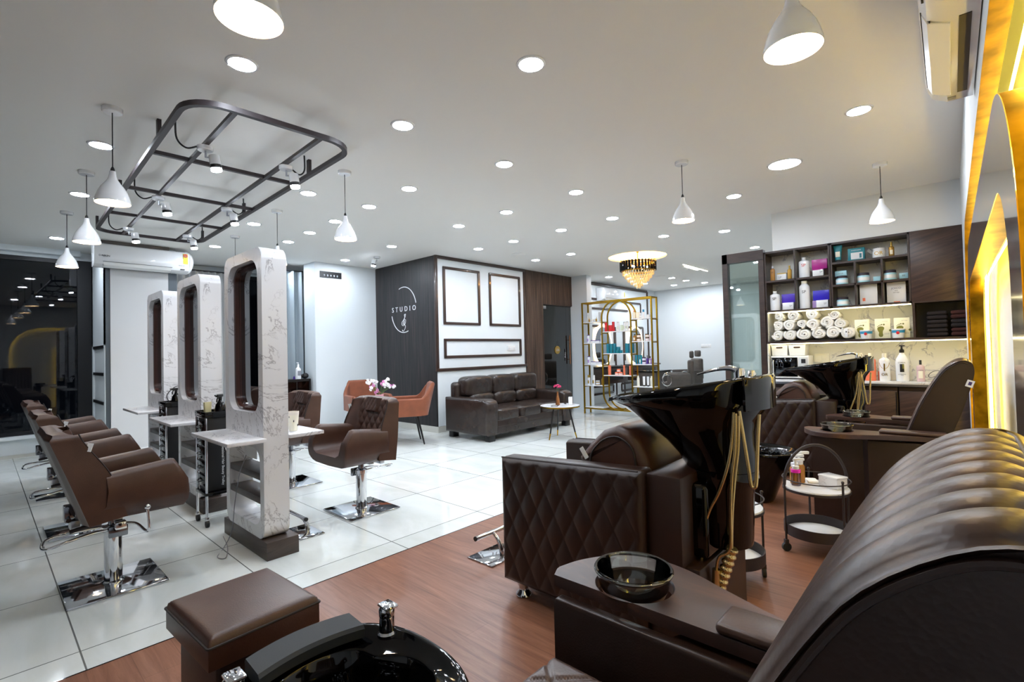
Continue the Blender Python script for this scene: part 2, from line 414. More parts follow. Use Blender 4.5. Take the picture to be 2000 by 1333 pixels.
# projecting block with the roller blind, shelves in its side
struct('wall_block', B().box(1.16, 1.97, 8.54, 9.66, 0, H).box(1.14, 1.16, 8.5, 8.58, 0, H).box(1.14, 1.16, 9.5, 9.6, 0, H).box(1.14, 1.16, 8.5, 9.6, 1.52, H), 'pillar_white')
nb = thing('wall_shelf', 'narrow niche of dark shelf boards between night window and roller blind', 'shelf', (1.16, 9.05, .7))
for z in (.70, 1.10, 1.48): ob('shelf_board', B().box(-.02, .0, -.46, .46, z - .7, z - .66), 'black_satin', nb)
wf = struct('window_3', B().box(1.15, 1.20, 8.49, 8.55, .02, 2.75).box(1.86, 1.97, 8.49, 8.55, .02, 2.75).box(1.2, 1.86, 8.49, 8.55, .02, .08), 'frame_grey')
rb_ = thing('roller_blind', 'pale grey roller blind drawn down behind the row of mirror stations', 'blind', (1.53, 8.49, .05))
ob('blind_sheet', B().box(-.33, .33, -.012, -.006, .03, 2.62), 'blind', rb_)
ob('bottom_bar', B().box(-.33, .33, -.02, 0, .0, .03, .004), 'white_plastic', rb_)
struct('wall_bulkhead', B().box(1.08, 1.85, 8.36, 8.54, 2.875, H), 'grey_laminate')

# pillar, studio block, sofa wall
struct('wall_pillar', B().box(3.87, 5.07, 8.09, 8.5, 0, H), 'pillar_white')
struct('baseboard_pillar', B().box(3.86, 5.07, 8.08, 8.09, 0, .09), 'skirting_tile')
fl = B(); n = 118
for i in range(n):
    y0 = 6.335 + 1.755 * i / n; fl.box(5.05, 5.062 + (.004 if i % 3 else 0), y0, y0 + 1.755 / n * .78, .10, H - .01)
o = struct('wall_studio', B().box(5.06, 5.2, 6.33, 8.1, 0.10, H), 'flute_dark'); struct('fluted_panel', fl, 'flute_dark', parent=o)
struct('baseboard_studio', B().box(5.045, 5.2, 6.31, 8.09, 0, .10), 'skirting_tile')
struct('wall_sofa', B().box(5.075, 7.28, 6.32, 6.45, 0, H), 'white_wall')
struct('baseboard_sofa', B().box(5.05, 7.85, 6.30, 6.32, 0, .10), 'skirting_tile')
mo = B()
def mfr(b, x0, x1, z0, z1, t=.045, d=.028):
    b.bar([(x0, 6.312, z0), (x0, 6.312, z1)], t / 2, d / 2, up=(0, 1, 0)); b.bar([(x1, 6.312, z0), (x1, 6.312, z1)], t / 2, d / 2, up=(0, 1, 0))
    b.box(x0 - t / 2, x1 + t / 2, 6.298, 6.322, z0 - t / 2, z0 + t / 2, .006).box(x0 - t / 2, x1 + t / 2, 6.298, 6.322, z1 - t / 2, z1 + t / 2, .006)
mfr(mo, 5.235, 6.035, 1.80, 2.73); mfr(mo, 6.315, 7.12, 1.80, 2.73); mfr(mo, 5.235, 7.12, 1.235, 1.52)
mo.box(5.06, 7.29, 6.29, 6.322, 2.865, H, .006).box(5.06, 7.30, 6.29, 6.322, 1.0, 1.05, .006).box(5.045, 5.095, 6.295, 6.34, 1.0, H, .006).box(7.245, 7.29, 6.295, 6.322, 1.0, H, .006)
struct('trim_3', mo, 'molding')
sk = thing('wall_socket', 'white switch plate in the long framed panel above the sofa', 'socket', (6.86, 6.32, 1.36))
ob('plate', B().box(-.11, .11, -.012, 0, -.045, .045, .004), 'white_plastic', sk)
for i in range(4): ob('switch', B().box(-.09 + i * .047, -.055 + i * .047, -.016, -.01, -.02, .02, .002), 'white_gloss', sk)
fl = B(); x = 7.30
while x < 8.84:
    z0 = 0.0 if x < 7.83 else 2.262
    fl.box(x, x + .019, 6.296, 6.325, z0, H - .005); x += .026
o = struct('wall_slats', B().box(7.28, 7.85, 6.32, 6.45, 0, H).box(7.85, 8.85, 6.32, 6.45, 2.25, H), 'flute_dark'); struct('slatted_panel', fl, 'flute_brown', parent=o)
# glass door
d = struct('door_1', B().box(7.86, 8.66, 6.335, 6.345, .01, 2.24), 'door_glass')
struct('door_handle', B().cyl((8.72, 6.29, 1.0), (8.72, 6.29, 1.62), .013).cyl((8.72, 6.29, 1.1), (8.72, 6.345, 1.1), .007).cyl((8.72, 6.29, 1.52), (8.72, 6.345, 1.52), .007), 'rose_gold', parent=d)
struct('door_clip', B().box(7.87, 7.97, 6.325, 6.352, 2.17, 2.235, .004), 'steel', parent=d)
struct('window_4', B().box(8.665, 8.85, 6.335, 6.343, .01, 2.25), 'door_glass')
sg = thing('door_sign', 'round pale sign reading Life hanging on the glass door', 'sign', (8.32, 6.318, 1.31))
ob('disc', B().cyl((0, .0, 0), (0, .012, 0), .085, seg=36), 'gold_cap', sg); text('Life', .075, 'white_gloss', (0, -.002, 0), NY, sg)
ob('cord', B().tube([(-.05, .006, .065), (0, .006, .19), (.05, .006, .065)], .0018, 5), 'stitch', sg)
vs = thing('door_decal', 'small vertical white PULL lettering by the glass door handle', 'decal', (8.60, 6.33, 1.2))
ob('strip', B().box(-.018, .018, 0, .002, -.13, .13), 'clear_plastic', vs)
text('PULL', .055, 'white_gloss', (0, -.001, 0), (pi / 2, -pi / 2, 0), vs)
# dim room behind the door
struct('wall_inner', B().box(7.3, 7.36, 6.45, 8.3, 0, H).box(7.3, 9.1, 8.3, 8.4, 0, H).box(9.04, 9.1, 6.45, 8.3, 0, H), 'pillar_white')
struct('column_1', B().box(8.85, 9.03, 5.9, 6.45, 0, H), 'pillar_white')
# second room
YB = 6.36
struct('wall_salon', B().box(9.03, 13.1, YB, YB + .1, 0, H), 'white_wall')
struct('wall_end', B().box(12.98, 13.1, 4.45, YB + .1, 0, H), 'white_wall')
struct('wall_corridor', B().box(13.3, 13.4, -.9, 4.6, 0, H), 'white_plain')
ml = B()
def zb(x0, x1, z, t=.05): ml.box(x0, x1, YB - .02, YB, z - t / 2, z + t / 2, .005)
def vb(x, z0, z1, t=.05): ml.box(x - t / 2, x + t / 2, YB - .02, YB, z0, z1, .005)
zb(9.15, 12.5, 2.86, .07); vb(12.5, .1, 2.86, .07); zb(9.15, 12.1, 2.50); vb(12.1, 2.2, 2.50); zb(9.15, 11.4, 2.28); vb(10.75, .1, 1.85); vb(11.15, .1, 1.85)
for a_, b_ in ((9.3, 10.7), (11.2, 12.2)): zb(a_, b_, 1.86); vb(a_, 1.0, 1.86); vb(b_, 1.0, 1.86)
for z in (.62, .42, .24): zb(9.2, 10.6, z)
vb(10.6, .24, .42); vb(10.6, .62, .9); vb(11.0, .24, .42); vb(11.0, .62, .9); zb(11.0, 11.6, .42); zb(11.0, 11.6, .24); zb(11, 11.6, .62)
struct('trim_4', ml, 'molding')
# cabinet wall: fascia above the cabinets, end returns
struct('wall_right', B().box(6.6, 6.72, -.6, 1.667, 2.455, H).box(6.9, 7.0, -.6, 1.76, 0, 2.455).box(6.6, 6.9, -.6, -.09, 0, 2.455), 'white_plain')
# glass partition beside the cabinets
gp = struct('wall_partition', B().box(6.56, 6.66, 2.20, 2.263, 0, 2.49).box(6.56, 6.66, 1.768, 2.263, 2.37, 2.49).box(6.57, 6.65, 1.768, 1.83, 0, 2.37), 'walnut_frame')
struct('window_5', B().box(6.605, 6.613, 1.83, 2.20, 0, 2.37), 'partition_glass')
struct('wall_glass_room', B().box(9.4, 9.5, -.6, 2.4, 0, H), 'white_plain')
# ------------------------------------------------------------------ arch wall on the near right
AR = bpy.data.objects.new('wall_near', None); AR.location = (0, -.1158, 0); AR.rotation_euler = (0, 0, .0105); COL.objects.link(AR); AR['kind'] = 'structure'
def arch(x0, x1, z1, r, n=14):
    o = [(x0, 0)]
    for i in range(n + 1): a = pi - pi / 2 * i / n; o.append((x0 + r + r * cos(a), z1 - r + r * sin(a)))
    for i in range(n + 1): a = pi / 2 - pi / 2 * i / n; o.append((x1 - r + r * cos(a), z1 - r + r * sin(a)))
    return o + [(x1, 0)]
def arch_panel(outer, inner, y0, y1):
    b = B(); f_ = [(x, y1, z) for x, z in outer]; g = [(x, y1, z) for x, z in inner]; f2 = [(x, y0, z) for x, z in outer]; g2 = [(x, y0, z) for x, z in inner]
    return b.loft([f_, g], False, False, False), b.loft([f2, g2], False, False, False)
inn = arch(.55, 6.15, 2.30, .7); n_ = len(inn)
# outer panel: face between the room rectangle and the opening
def proj_rect(p):
    x, z = p
    if z <= 0.001: return (-1.84, 0) if x < 3 else (6.62, 0)
    cx_, cz_ = 3.35, .5; dx, dz = x - cx_, z - cz_
    t = min(((6.62 - cx_) / dx if dx > 0 else (-1.84 - cx_) / dx) if abs(dx) > 1e-6 else 1e9, (H - cz_) / dz if dz > 0 else 1e9)
    return (cx_ + dx * t, cz_ + dz * t)
outr = [proj_rect(p) for p in inn]
# make sure the rectangle's corners are in the outline
def nearest(c): return min(range(n_), key=lambda i: hypot(outr[i][0] - c[0], outr[i][1] - c[1]))
outr[nearest((-1.84, H))] = (-1.84, H); outr[nearest((6.62, H))] = (6.62, H)
face = B().loft([[(x, 0, z) for x, z in outr], [(x, 0, z) for x, z in inn]], False, False, False)
struct('wall_panel', face, 'white_wall', parent=AR)
struct('panel_edge', B().loft([[(x, 0, z) for x, z in inn], [(x, -.055, z) for x, z in inn]], False, False, False), 'gold_deep', parent=AR)
bo_ = arch(1.50, 5.45, 2.02, .62); bi_ = arch(1.76, 5.18, 1.74, .34)
struct('arch_face', B().loft([[(x, 0, z) for x, z in bo_], [(x, 0, z) for x, z in bi_]], False, False, False), 'grey_laminate', parent=AR)
struct('arch_edge', B().loft([[(x, -.002, z) for x, z in bo_], [(x, -.075, z) for x, z in bo_]], False, False, False).loft([[(x, -.002, z) for x, z in bi_], [(x, -.075, z) for x, z in bi_]], False, False, False), 'gold_deep', parent=AR)
struct('niche_back', B().box(-1.84, 6.8, -.24, -.16, 0, H), 'white_wall', parent=AR)
def shift(P, d): return [(x, -.10, z) for x, z in P]
bo2 = arch(1.53, 5.42, 1.99, .6); bi2 = arch(1.73, 5.21, 1.77, .36); in2 = arch(.52, 6.18, 2.33, .7)
st = thing('arch_lights', 'warm yellow light strips glowing behind the gold edged arches', 'light', (0, -.1158, 0), .0105)
for P in (bo2, bi2, in2):
    ob('light_strip', B().tube(shift(P, 0), .006, 5), 'strip_yellow', st)
# ================================================================== CEILING LIGHTS
def make_down(r, mat='led_cool'):
    t = thing('downlight', '', 'light')
    ob('lens', B().cyl((0, 0, -.0075), (0, 0, -.003), r, seg=32), mat, t)
    ob('rim', B().lathe([(r, -.003), (r, -.008), (r + .012, -.006), (r + .016, 0)], seg=32), 'white_gloss', t)
    return t
DL = [  # x, y, label
 (2.10, 1.73, 'round white downlight nearest the camera, near the top centre of the ceiling'),
 (.976, 2.856, 'round downlight just below the big pendant lamp at the top left'),
 (2.02, 2.85, 'round downlight to the right of the black ceiling frame, nearest its near corner'),
 (3.055, 2.842, 'round downlight near the middle of the ceiling, straight above the stations gap'),
 (4.128, 2.848, 'round downlight in the ceiling middle, third beyond the near centre downlight'),
 (5.28, 3.114, 'round downlight left of the pendant above the black shampoo basin'),
 (6.681, 3.11, 'round downlight just right of the chandelier recess'),
 (2.837, 3.917, 'round downlight above the front pendant lamp on the right of the stations'),
 (4.123, 3.821, 'round downlight in the ceiling middle, above the left part of the sofa wall line'),
 (5.276, 3.897, 'round downlight in the ceiling middle, right of the one over the sofa'),
 (2.2, 4.705, 'round downlight right beside the black ceiling frame at its right long side'),
 (2.866, 4.689, 'round downlight up and right of the white pendant beside the ceiling frame'),
 (4.124, 4.654, 'round downlight above the dark studio wall corner'),
 (5.288, 4.772, 'round downlight above the right half of the sofa wall'),
 (6.717, 4.772, 'round downlight left of the chandelier, beyond the sofa wall lights'),
 (2.89, 5.482, 'round downlight left of the front right pendant lamp shade'),
 (5.263, 5.496, 'round downlight close above the framed panels of the sofa wall'),
 (6.683, 5.515, 'round downlight close above the slatted wall over the glass door'),
 (2.239, 6.231, 'round downlight beside the far end of the black ceiling frame'),
 (2.912, 6.203, 'round downlight left of and below the front right pendant, third from the frame'),
 (4.164, 6.212, 'round downlight close to the upper left corner of the dark studio wall'),
 (2.928, 6.896, 'round downlight just above and right of the nearest marble station'),
 (2.29, 7.848, 'round downlight above the middle marble station'),
 (4.184, 7.625, 'round downlight near the ceiling edge above the white pillar wall'),
 (3.45, 8.45, 'small round downlight above the grey curtain beside the pillar'),
 (.614, 4.682, 'round downlight left of the cord of the front left pendant lamp'),
 (.654, 6.201, 'round downlight left of the cord of the second left pendant lamp'),
 (.679, 8.6, 'round downlight left of the cord of the farthest left pendant lamp'),
 (4.125, .469, 'round downlight at the upper right, near the air conditioner'),
 (5.492, 1.748, 'round downlight between the two pendants on the right of the ceiling'),
 (7.047, 2.382, 'round downlight left of the edge of the wall over the cabinets'),
 (8.604, 2.438, 'round downlight close above the dark frame of the glass partition'),
 (10.839, 4.877, 'round downlight in the far salon, left one of the nearer pair past the chandelier'),
 (11.543, 4.835, 'round downlight in the far salon, in the middle of the cluster'),
 (12.303, 4.684, 'round downlight in the far salon, rightmost of its cluster'),
 (12.123, 5.405, 'round downlight in the far salon, low and close to the white end wall'),
 (9.508, 5.742, 'round downlight in the far salon, left of the chandelier over the gold shelf'),
 (11.2, 5.75, 'round downlight in the far salon, half hidden behind the chandelier crystals'),
]
d0 = None
for x, y, lb in DL:
    if d0 is None: d0 = make_down(.068); d0.location = (x, y, H); d0['label'] = lb; d0['group'] = 'round ceiling downlights'
    else: dup(d0, (x, y, H), label=lb, group='round ceiling downlights')
# unseen downlights added to light foreground and left side; another inside the glass room
for x, y in ((.6, 1.7), (-.6, 8.6), (8.4, .9)):
    if x < 8: dup(d0, (x, y, H), label='round ceiling downlight added out of view to light the foreground and left side', group='round ceiling downlights')
    else: dup(d0, (x, y, H), label='round ceiling downlight inside the room behind the glass partition', group='round ceiling downlights')
t = make_down(.125, 'led_panel'); t.location = (4.86, 1.107, H); t.name = 'panel_light'
t['label'] = 'larger round ceiling light between the right hand pendants'
t = thing('linear_light', 'pair of thin slanted warm light lines in the far ceiling past the chandelier', 'light', (9.9, 3.88, H))
ob('light_line', B().box(-.62, .62, .05, .062, -.006, 0), 'strip_line', t); ob('light_line', B().box(-.35, .30, .13, .142, -.006, 0), 'strip_line', t)
t = thing('smoke_detector', 'flat round white vent disc on the ceiling above the slatted wall', 'vent', (6.07, 5.38, H))
ob('disc', B().lathe([(.0, -.012), (.10, -.012), (.12, -.004), (.12, 0)], seg=32), 'ceiling_white', t)
dup(t, (10.4, 4.95, H), label='flat round white vent disc on the ceiling beyond the chandelier')
# pendants
def make_pendant(zr):
    t = thing('pendant_lamp', '', 'lamp'); k = zr - H
    ob('canopy', B().lathe([(.0, -.030), (.05, -.030), (.055, -.024), (.055, 0)], seg=28), 'white_gloss', t)
    ob('cord', B().cyl((0, 0, -.03), (0, 0, k + .215), .0032, seg=8), 'black_mat', t)
    ob('cord_grip', B().lathe([(.004, .03), (.010, .018), (.013, 0)], (0, 0, k + .205), 14), 'black_mat', t)
    P = [(.0165, .205), (.018, .19), (.021, .17), (.028, .15), (.044, .125), (.062, .10), (.077, .07), (.087, .04), (.093, .015), (.095, 0)]
    P = P + [(r - .003, z) for r, z in P[::-1]]
    ob('shade', B().lathe(P, (0, 0, k), 40), 'white_gloss', t, sharp=60)
    ob('bulb', B().ball((0, 0, k + .055), .038, .038, .042, 18, 12), 'bulb_warm', t)
    return t
PL = [(.575, 3.949, 2.305, 'white pendant lamp hanging in front of the black ceiling frame, nearest of the left row'),
      (.616, 5.43, 2.312, 'white pendant lamp, middle one of the row at the far left'),
      (.635, 7.03, 2.320, 'white pendant lamp, smallest and farthest of the left row, before the dark window'),
      (2.169, 3.937, 2.317, 'white pendant lamp hanging in front of the white pillar wall, right of the stations'),
      (2.216, 5.498, 2.317, 'white pendant lamp mostly hidden behind the nearest marble station, cord and canopy showing'),
      (2.286, 7.022, 2.317, 'white pendant lamp hidden behind the stations, only its canopy showing beside the ceiling frame'),
      (4.134, 1.739, 2.397, 'white pendant lamp hanging above the near shampoo basin, middle of the right side'),
      (5.486, .485, 2.388, 'white pendant lamp hanging in front of the open cabinet shelves'),
      (.545, 1.53, 2.31, 'large lit white pendant lamp cut off by the top edge at the upper left'),
      (1.93, .40, 2.335, 'large lit white pendant lamp hanging at the upper right, nearest the air conditioner')]
for x, y, zr, lb in PL:
    t = make_pendant(zr); t.location = (x, y, H); t['label'] = lb; t['group'] = 'white pendant lamps'
# black ceiling frame with spot lights
fr = thing('ceiling_frame', 'black rectangular metal tube frame with rounded corners hung under the ceiling', 'frame', (.80, 3.17, 2.79), -.022)
WF, LF = 1.02, 4.02
P = [(x, y, 0) for x, y in rrect(0, WF, 0, LF, .2, 8)]
ob('outer_rail', B().bar(P, .016, .016, True), 'black_metal', fr)
for y in (1.05, 2.06, 3.06): ob('cross_bar', B().box(.014, WF - .014, y - .014, y + .014, -.010, .018), 'black_metal', fr)
for x in (.245, .775): ob('long_bar', B().box(x - .014, x + .014, .014, LF - .014, -.014, .010), 'black_metal', fr)
for y in (.76, 2.33, 3.86):
    for x in (0, WF): ob('bracket', B().box(x - .012, x + .012, y - .02, y + .02, .01, H - 2.79), 'black_metal', fr)
def make_spot():
    t = thing('spotlight', '', 'light')
    ob('canopy', B().lathe([(0, -.028), (.045, -.028), (.05, -.022), (.05, 0), (0, 0)], seg=24), 'white_gloss', t)
    ob('stem', B().cyl((.004, 0, -.028), (.004, 0, -.075), .007, seg=10).cyl((.004, 0, -.07), (.04, -.01, -.07), .006, seg=10), 'steel', t)
    hd = Matrix.Translation((.052, -.014, -.05)) @ Matrix.Rotation(radians(-8), 4, 'Y')
    ob('head', B().lathe([(0, 0), (.034, 0), (.036, -.006), (.036, -.065), (.031, -.068)], M=hd), 'white_gloss', t)
    ob('band', B().lathe([(.0365, -.066), (.0365, -.09), (.0, -.09)], M=hd), 'black_satin', t)
    ob('lens', B().lathe([(.034, -.09), (.034, -.106), (.030, -.110), (0, -.110)], M=hd), 'spot_lens', t)
    return t
sp = None
for i, (x, y, cz, lb) in enumerate([(1.062, 3.829, 1, 'white spotlight with black band, nearest one on the left bar of the ceiling frame'),
    (1.605, 3.806, -1, 'white spotlight with black band, nearest one on the right bar of the ceiling frame'),
    (1.094, 5.304, 1, 'white spotlight with black band, middle one on the left bar of the ceiling frame'),
    (1.646, 5.275, -1, 'white spotlight with black band, middle one on the right bar of the ceiling frame'),
    (1.12, 6.774, 1, 'white spotlight with black band, farthest one on the left bar above the air conditioner'),
    (1.676, 6.743, -1, 'white spotlight with black band, farthest one on the right bar of the ceiling frame')]):
    if sp is None: sp = make_spot(); t = sp; t.location = (x, y, 2.776); t['label'] = lb; t['group'] = 'spotlights on the ceiling frame'
    else: t = dup(sp, (x, y, 2.776), label=lb, group='spotlights on the ceiling frame')
for i, t in enumerate([o for o in COL.objects if o.get('group') == 'spotlights on the ceiling frame']):
    s_ = -1 if i % 2 == 0 else 1
    P = spline([(.05 * s_, .0, -.012), (.11 * s_, .01, -.035), (.16 * s_, .03, .02), (.165 * s_, .04, .142)], 6)
    ob('cable', B().tube(P, .006, 8), 'black_mat', t)
t = make_spot(); t.location = (4.44, 7.05, H); t.rotation_euler = (0, 0, 2.4)
t['label'] = 'single white spotlight on the ceiling left of the dark studio wall'; t['group'] = 'loose ceiling spotlight'
# chandelier
ch = thing('chandelier', 'round gold and crystal chandelier with dark upper slats under the lit ceiling recess', 'chandelier', (7.80, 4.12, H + .17))
Z0 = -(H + .17)
ob('ceiling_cup', B().lathe([(0, -.11), (.018, -.11), (.05, -.02), (.055, 0), (0, 0)], seg=20), 'gold', ch)
ob('stem', B().cyl((0, 0, -.1), (0, 0, 2.80 + Z0), .008, seg=8), 'gold', ch)
ob('upper_ring', B().tube([(.285 * cos(2 * pi * i / 40), .285 * sin(2 * pi * i / 40), 2.80 + Z0) for i in range(40)], .010, 8, True), 'gold', ch)
ob('lower_ring', B().tube([(.275 * cos(2 * pi * i / 40), .275 * sin(2 * pi * i / 40), 2.655 + Z0) for i in range(40)], .012, 8, True), 'gold', ch)
ob('spokes', B().bar([(-.28, 0, 2.78 + Z0), (.28, 0, 2.78 + Z0)], .006, .006).bar([(0, -.28, 2.78 + Z0), (0, .28, 2.78 + Z0)], .006, .006), 'gold', ch)
bk = B(); gl = B()
for i in range(34):
    a = 2 * pi * i / 34; M_ = Matrix.Rotation(a, 4, 'Z') @ Matrix.Translation((.30, 0, 0)) @ Matrix.Rotation(.5, 4, 'Z')
    bk.box(-.006, .006, -.020, .020, 2.655 + Z0, 2.825 + Z0, .003, 1, M_); gl.box(-.004, .004, -.004, .004, 2.80 + Z0, 2.85 + Z0, M=Matrix.Rotation(a + .09, 4, 'Z') @ Matrix.Translation((.295, 0, 0)))
ob('dark_slats', bk, 'black_gloss', ch); ob('gold_pins', gl, 'gold', ch)
for k, (rr, z, n) in enumerate(((.262, 2.63, 36), (.225, 2.575, 30), (.18, 2.52, 24), (.13, 2.47, 18), (.075, 2.43, 10), (.03, 2.395, 5))):
    cr = B()
    for i in range(n):
        a = 2 * pi * i / n; x, y = rr * cos(a), rr * sin(a)
        cr.lathe([(.0005, -.052), (.011, -.035), (.013, -.02), (.008, 0), (.006, .035), (.0005, .037)], (x, y, z + Z0), 5)
    ob('crystal_tier', cr, 'crystal', ch, sharp=10)
for i in range(6): a = 2 * pi * i / 6; ob('bulb', B().ball((.15 * cos(a), .15 * sin(a), 2.72 + Z0), .018, nu=10, nv=8), 'chand_bulb', ch)
# ================================================================== STYLING CHAIRS, STATIONS
def sm(t): t = max(0, min(1, t)); return t * t * (3 - 2 * t)
def make_chair(rec):
    """local +X is the way the sitter faces; origin at the middle of the floor plate"""
    t = thing('styling_chair', '', 'chair')
    pl = B().box(-.225, .225, -.235, .235, 0, .014, .006); ob('floor_plate', pl, 'chrome', t)
    ob('column', B().lathe([(.052, .014), (.052, .020), (.043, .026), (.043, .30), (.050, .305), (.050, .335), (.03, .345), (.0, .345)], seg=28), 'chrome', t)
    ob('piston', B().cyl((0, 0, .33), (0, 0, .41), .024), 'chrome_dark', t)
    ped = ob('foot_pump', B().tube(spline([(.0, -.045, .325), (-.10, -.06, .33), (-.22, -.075, .315), (-.29, -.07, .30), (-.305, -.02, .305), (-.28, .02, .33), (-.18, .03, .335), (0, .04, .33)], 6), .008, 10), 'chrome', t)
    ob('pump_bracket', B().box(-.03, .06, -.07, -.045, .28, .345, .006), 'chrome_dark', t)
    ob('seat_frame', B().box(-.17, .14, -.02, .02, .385, .402, .003).box(-.02, .02, -.17, .17, .40, .415, .003).box(-.19, -.15, -.06, .06, .36, .42, .004), 'steel', t)
    lv = ob('recline_lever', B().tube(spline([(.0, -.17, .385), (.07, -.21, .375), (.10, -.30, .345), (.108, -.335, .36), (.108, -.335, .42), (.103, -.335, .47)], 6), .0075, 10).box(-.02, .03, -.22, -.16, .36, .40, .004), 'chrome', t)
    ob('lever_knob', B().ball((.103, -.335, .485), .0165), 'chrome', lv)
    ob('gas_strut', B().cyl((-.02, -.10, .40), (-.20, -.10, .375), .011, seg=10), 'black_metal', t)
    # tub: floor and arms in one sweep
    def xb(z): return -.135 - (z - .43) * .10 + (.09 if z > .55 else .09 * sm((z - .44) / .11)) * 1.0
    def xf(z):
        if z < .50: return .29 + .022 * sm((z - .41) / .09)
        return .312 - .055 * sm((z - .56) / .18)
    W, TH, FL = .31, .082, .505
    def sect(s):
        top = .728 - .034 * (1 - s) - .10 * max(0, (s - .93) / .07) ** 2.2
        L = [(-W + TH, FL + .03)]
        inner = [(-W + TH + .0, lerp(FL + .03, top - .03, q)) for q in (.33, .66, 1)]
        L = []
        # right half then mirrored: start at inner floor centre
        half = [(0, FL), (W - TH - .07, FL), (W - TH - .02, FL + .022), (W - TH, FL + .06), (W - TH, FL + .12), (W - TH + .002, top - .03), (W - TH + .018, top - .006), (W - TH / 2, top), (W - .016, top - .006), (W, top - .03), (W + .004, .60), (W, .52), (W - .012, .475), (W - .045, .438), (W - .10, .424), (0, .418)]
        full = half + [(-y, z) for y, z in half[1:-1]][::-1]
        full = half + [(-y, z) for y, z in half[::-1][1:-1]]
        return full
    b = B(); R_ = []
    ss = [0, .12, .25, .4, .55, .7, .82, .9, .95, .985, 1.0]
    for s_ in ss:
        ring = []
        for y, z in sect(s_):
            x0, x1 = xb(z), xf(z); x = lerp(x0, x1, s_)
            if s_ == 1.0: y *= .99; z = .57 + (z - .57) * .985
            ring.append((x, y, z))
        R_.append(ring)
    b.loft(R_)
    tub = ob('seat', b, 'leather', t, sharp=50)
    # backrest: thick shell, quilted in front
    def fx(y, z):      # front surface
        q = (z - .47) / .45
        wing = sm((abs(y) - .19) / .10) * (.045 + .055 * (1 - sm((z - .66) / .26)))
        return -.085 - .055 * q - rec * q + wing
    def bx(y, z):
        q = (z - .44) / .48
        return -.165 - .055 * q - rec * 1.15 * q + .022 * sm((abs(y) - .20) / .11)
    def hw(z): return .306 - .025 * sm((z - .60) / .32)
    NU, NV = 96, 60; b = B(); ztop = .93
    def F(u, v):
        z = lerp(.45, ztop, v); y = lerp(-1, 1, u) * hw(z) * (1 - .10 * sm((v - .93) / .07) * abs(lerp(-1, 1, u)) ** 4)
        d = 0
        inside = sm((.215 - abs(y)) / .02) * sm((z - .5) / .03) * sm((ztop - .012 - z) / .02)
        if inside > 0: d = (quilt(y, z, .088, .11, .018) - .006) * inside
        # pillow notch
        e = sm(((v) - .955) / .045)
        x = fx(y, z) + d - .03 * e
        return (x, y, z + .012 * (1 - abs(2 * u - 1) ** 3) * v)
    def K(u, v):
        z = lerp(.43, ztop - .004, v); y = lerp(-1, 1, u) * hw(z); e = sm((v - .93) / .07)
        return (bx(y, z) + .022 * e, y, z + .012 * (1 - abs(2 * u - 1) ** 3) * v)
    nf = (NU + 1) * (NV + 1)
    b.grid(F, NU, NV)
    nu2, nv2 = NU, NV
    b.grid(K, nu2, nv2)
    # stitch rims: connect borders
    def idx(i, j, o): return o + j * (NU + 1) + i
    for i in range(NU): b.f.append((idx(i, NV, 0), idx(i + 1, NV, 0), idx(i + 1, NV, nf), idx(i, NV, nf))); b.f.append((idx(i, 0, 0), idx(i + 1, 0, 0), idx(i + 1, 0, nf), idx(i, 0, nf)))
    for j in range(NV): b.f.append((idx(0, j, 0), idx(0, j + 1, 0), idx(0, j + 1, nf), idx(0, j, nf))); b.f.append((idx(NU, j, 0), idx(NU, j + 1, 0), idx(NU, j + 1, nf), idx(NU, j, nf)))
    ob('backrest', b, 'leather', t, sharp=55)
    # piping along the wings
    for s_ in (-1, 1):
        pts = [(fx(s_ * hw(z) * .985, z) + .004, s_ * hw(z) * .985, z) for z in [.50 + .042 * i for i in range(11)]]
        ob('piping', B().tube(pts, .0035, 6), 'stitch', t)
    # small neck pillow
    def HP(u, v):
        y = lerp(-.115, .115, u); z = lerp(.795, .925, v)
        y *= .80 + .20 * sm(v * 1.5 + .35)
        rim = min(u, 1 - u, v * .8 + .02, (1 - v) + .3) ; h = .032 * sm(rim / .14)
        d = quilt(y, z, .05, .06, .006) * sm(rim / .2)
        return (fx(y, z) - .004 + h + d, y, z + .012 * (1 - abs(2 * u - 1) ** 3))
    ob('headrest', B().grid(HP, 48, 30), 'leather', t, fixn=True)
    ob('headrest_painted_shade', B().tube([(fx(0, .8) + .006, y, .797 + .012 * (abs(y) / .09) ** 4) for y in [-.09 + .018 * i for i in range(11)]], .005, 6), 'stitch', t)  # dark tube stands in for the shade below the neck pillow
    tg = ob('care_label', B().box(-.001, .001, -.014, .014, -.022, .022), 'tag_white', t)
    tg.location = (fx(-.27, .84) + .012, -.285, .845); tg.rotation_euler = (.15, .3, .9)
    ob('back_hinge', B().box(-.215, -.17, -.04, .04, .41, .50, .006).cyl((-.2, -.07, .43), (-.2, .07, .43), .012), 'chrome_dark', t)
    return t
CL = make_chair(.085); CL.location = (.53, 3.70, 0); CL['label'] = 'brown leather styling chair at the left, nearest of three in a row, seen from behind'; CL['group'] = 'styling chairs by the mirror stations'
dup(CL, (.56, 5.12, 0), label='brown leather styling chair at the left, middle one of three in a row', group='styling chairs by the mirror stations')
dup(CL, (.58, 6.60, 0), label='brown leather styling chair at the left, farthest of three, against the dark window', group='styling chairs by the mirror stations')
CR = make_chair(.0); CR.location = (2.18, 3.765, 0); CR.rotation_euler = (0, 0, pi); CR['label'] = 'brown quilted styling chair facing the nearest station, white label on its backrest'; CR['group'] = 'styling chairs by the mirror stations'
dup(CR, (2.16, 5.10, 0), rz=pi, label='brown quilted styling chair behind the nearest marble station, partly hidden', group='styling chairs by the mirror stations')

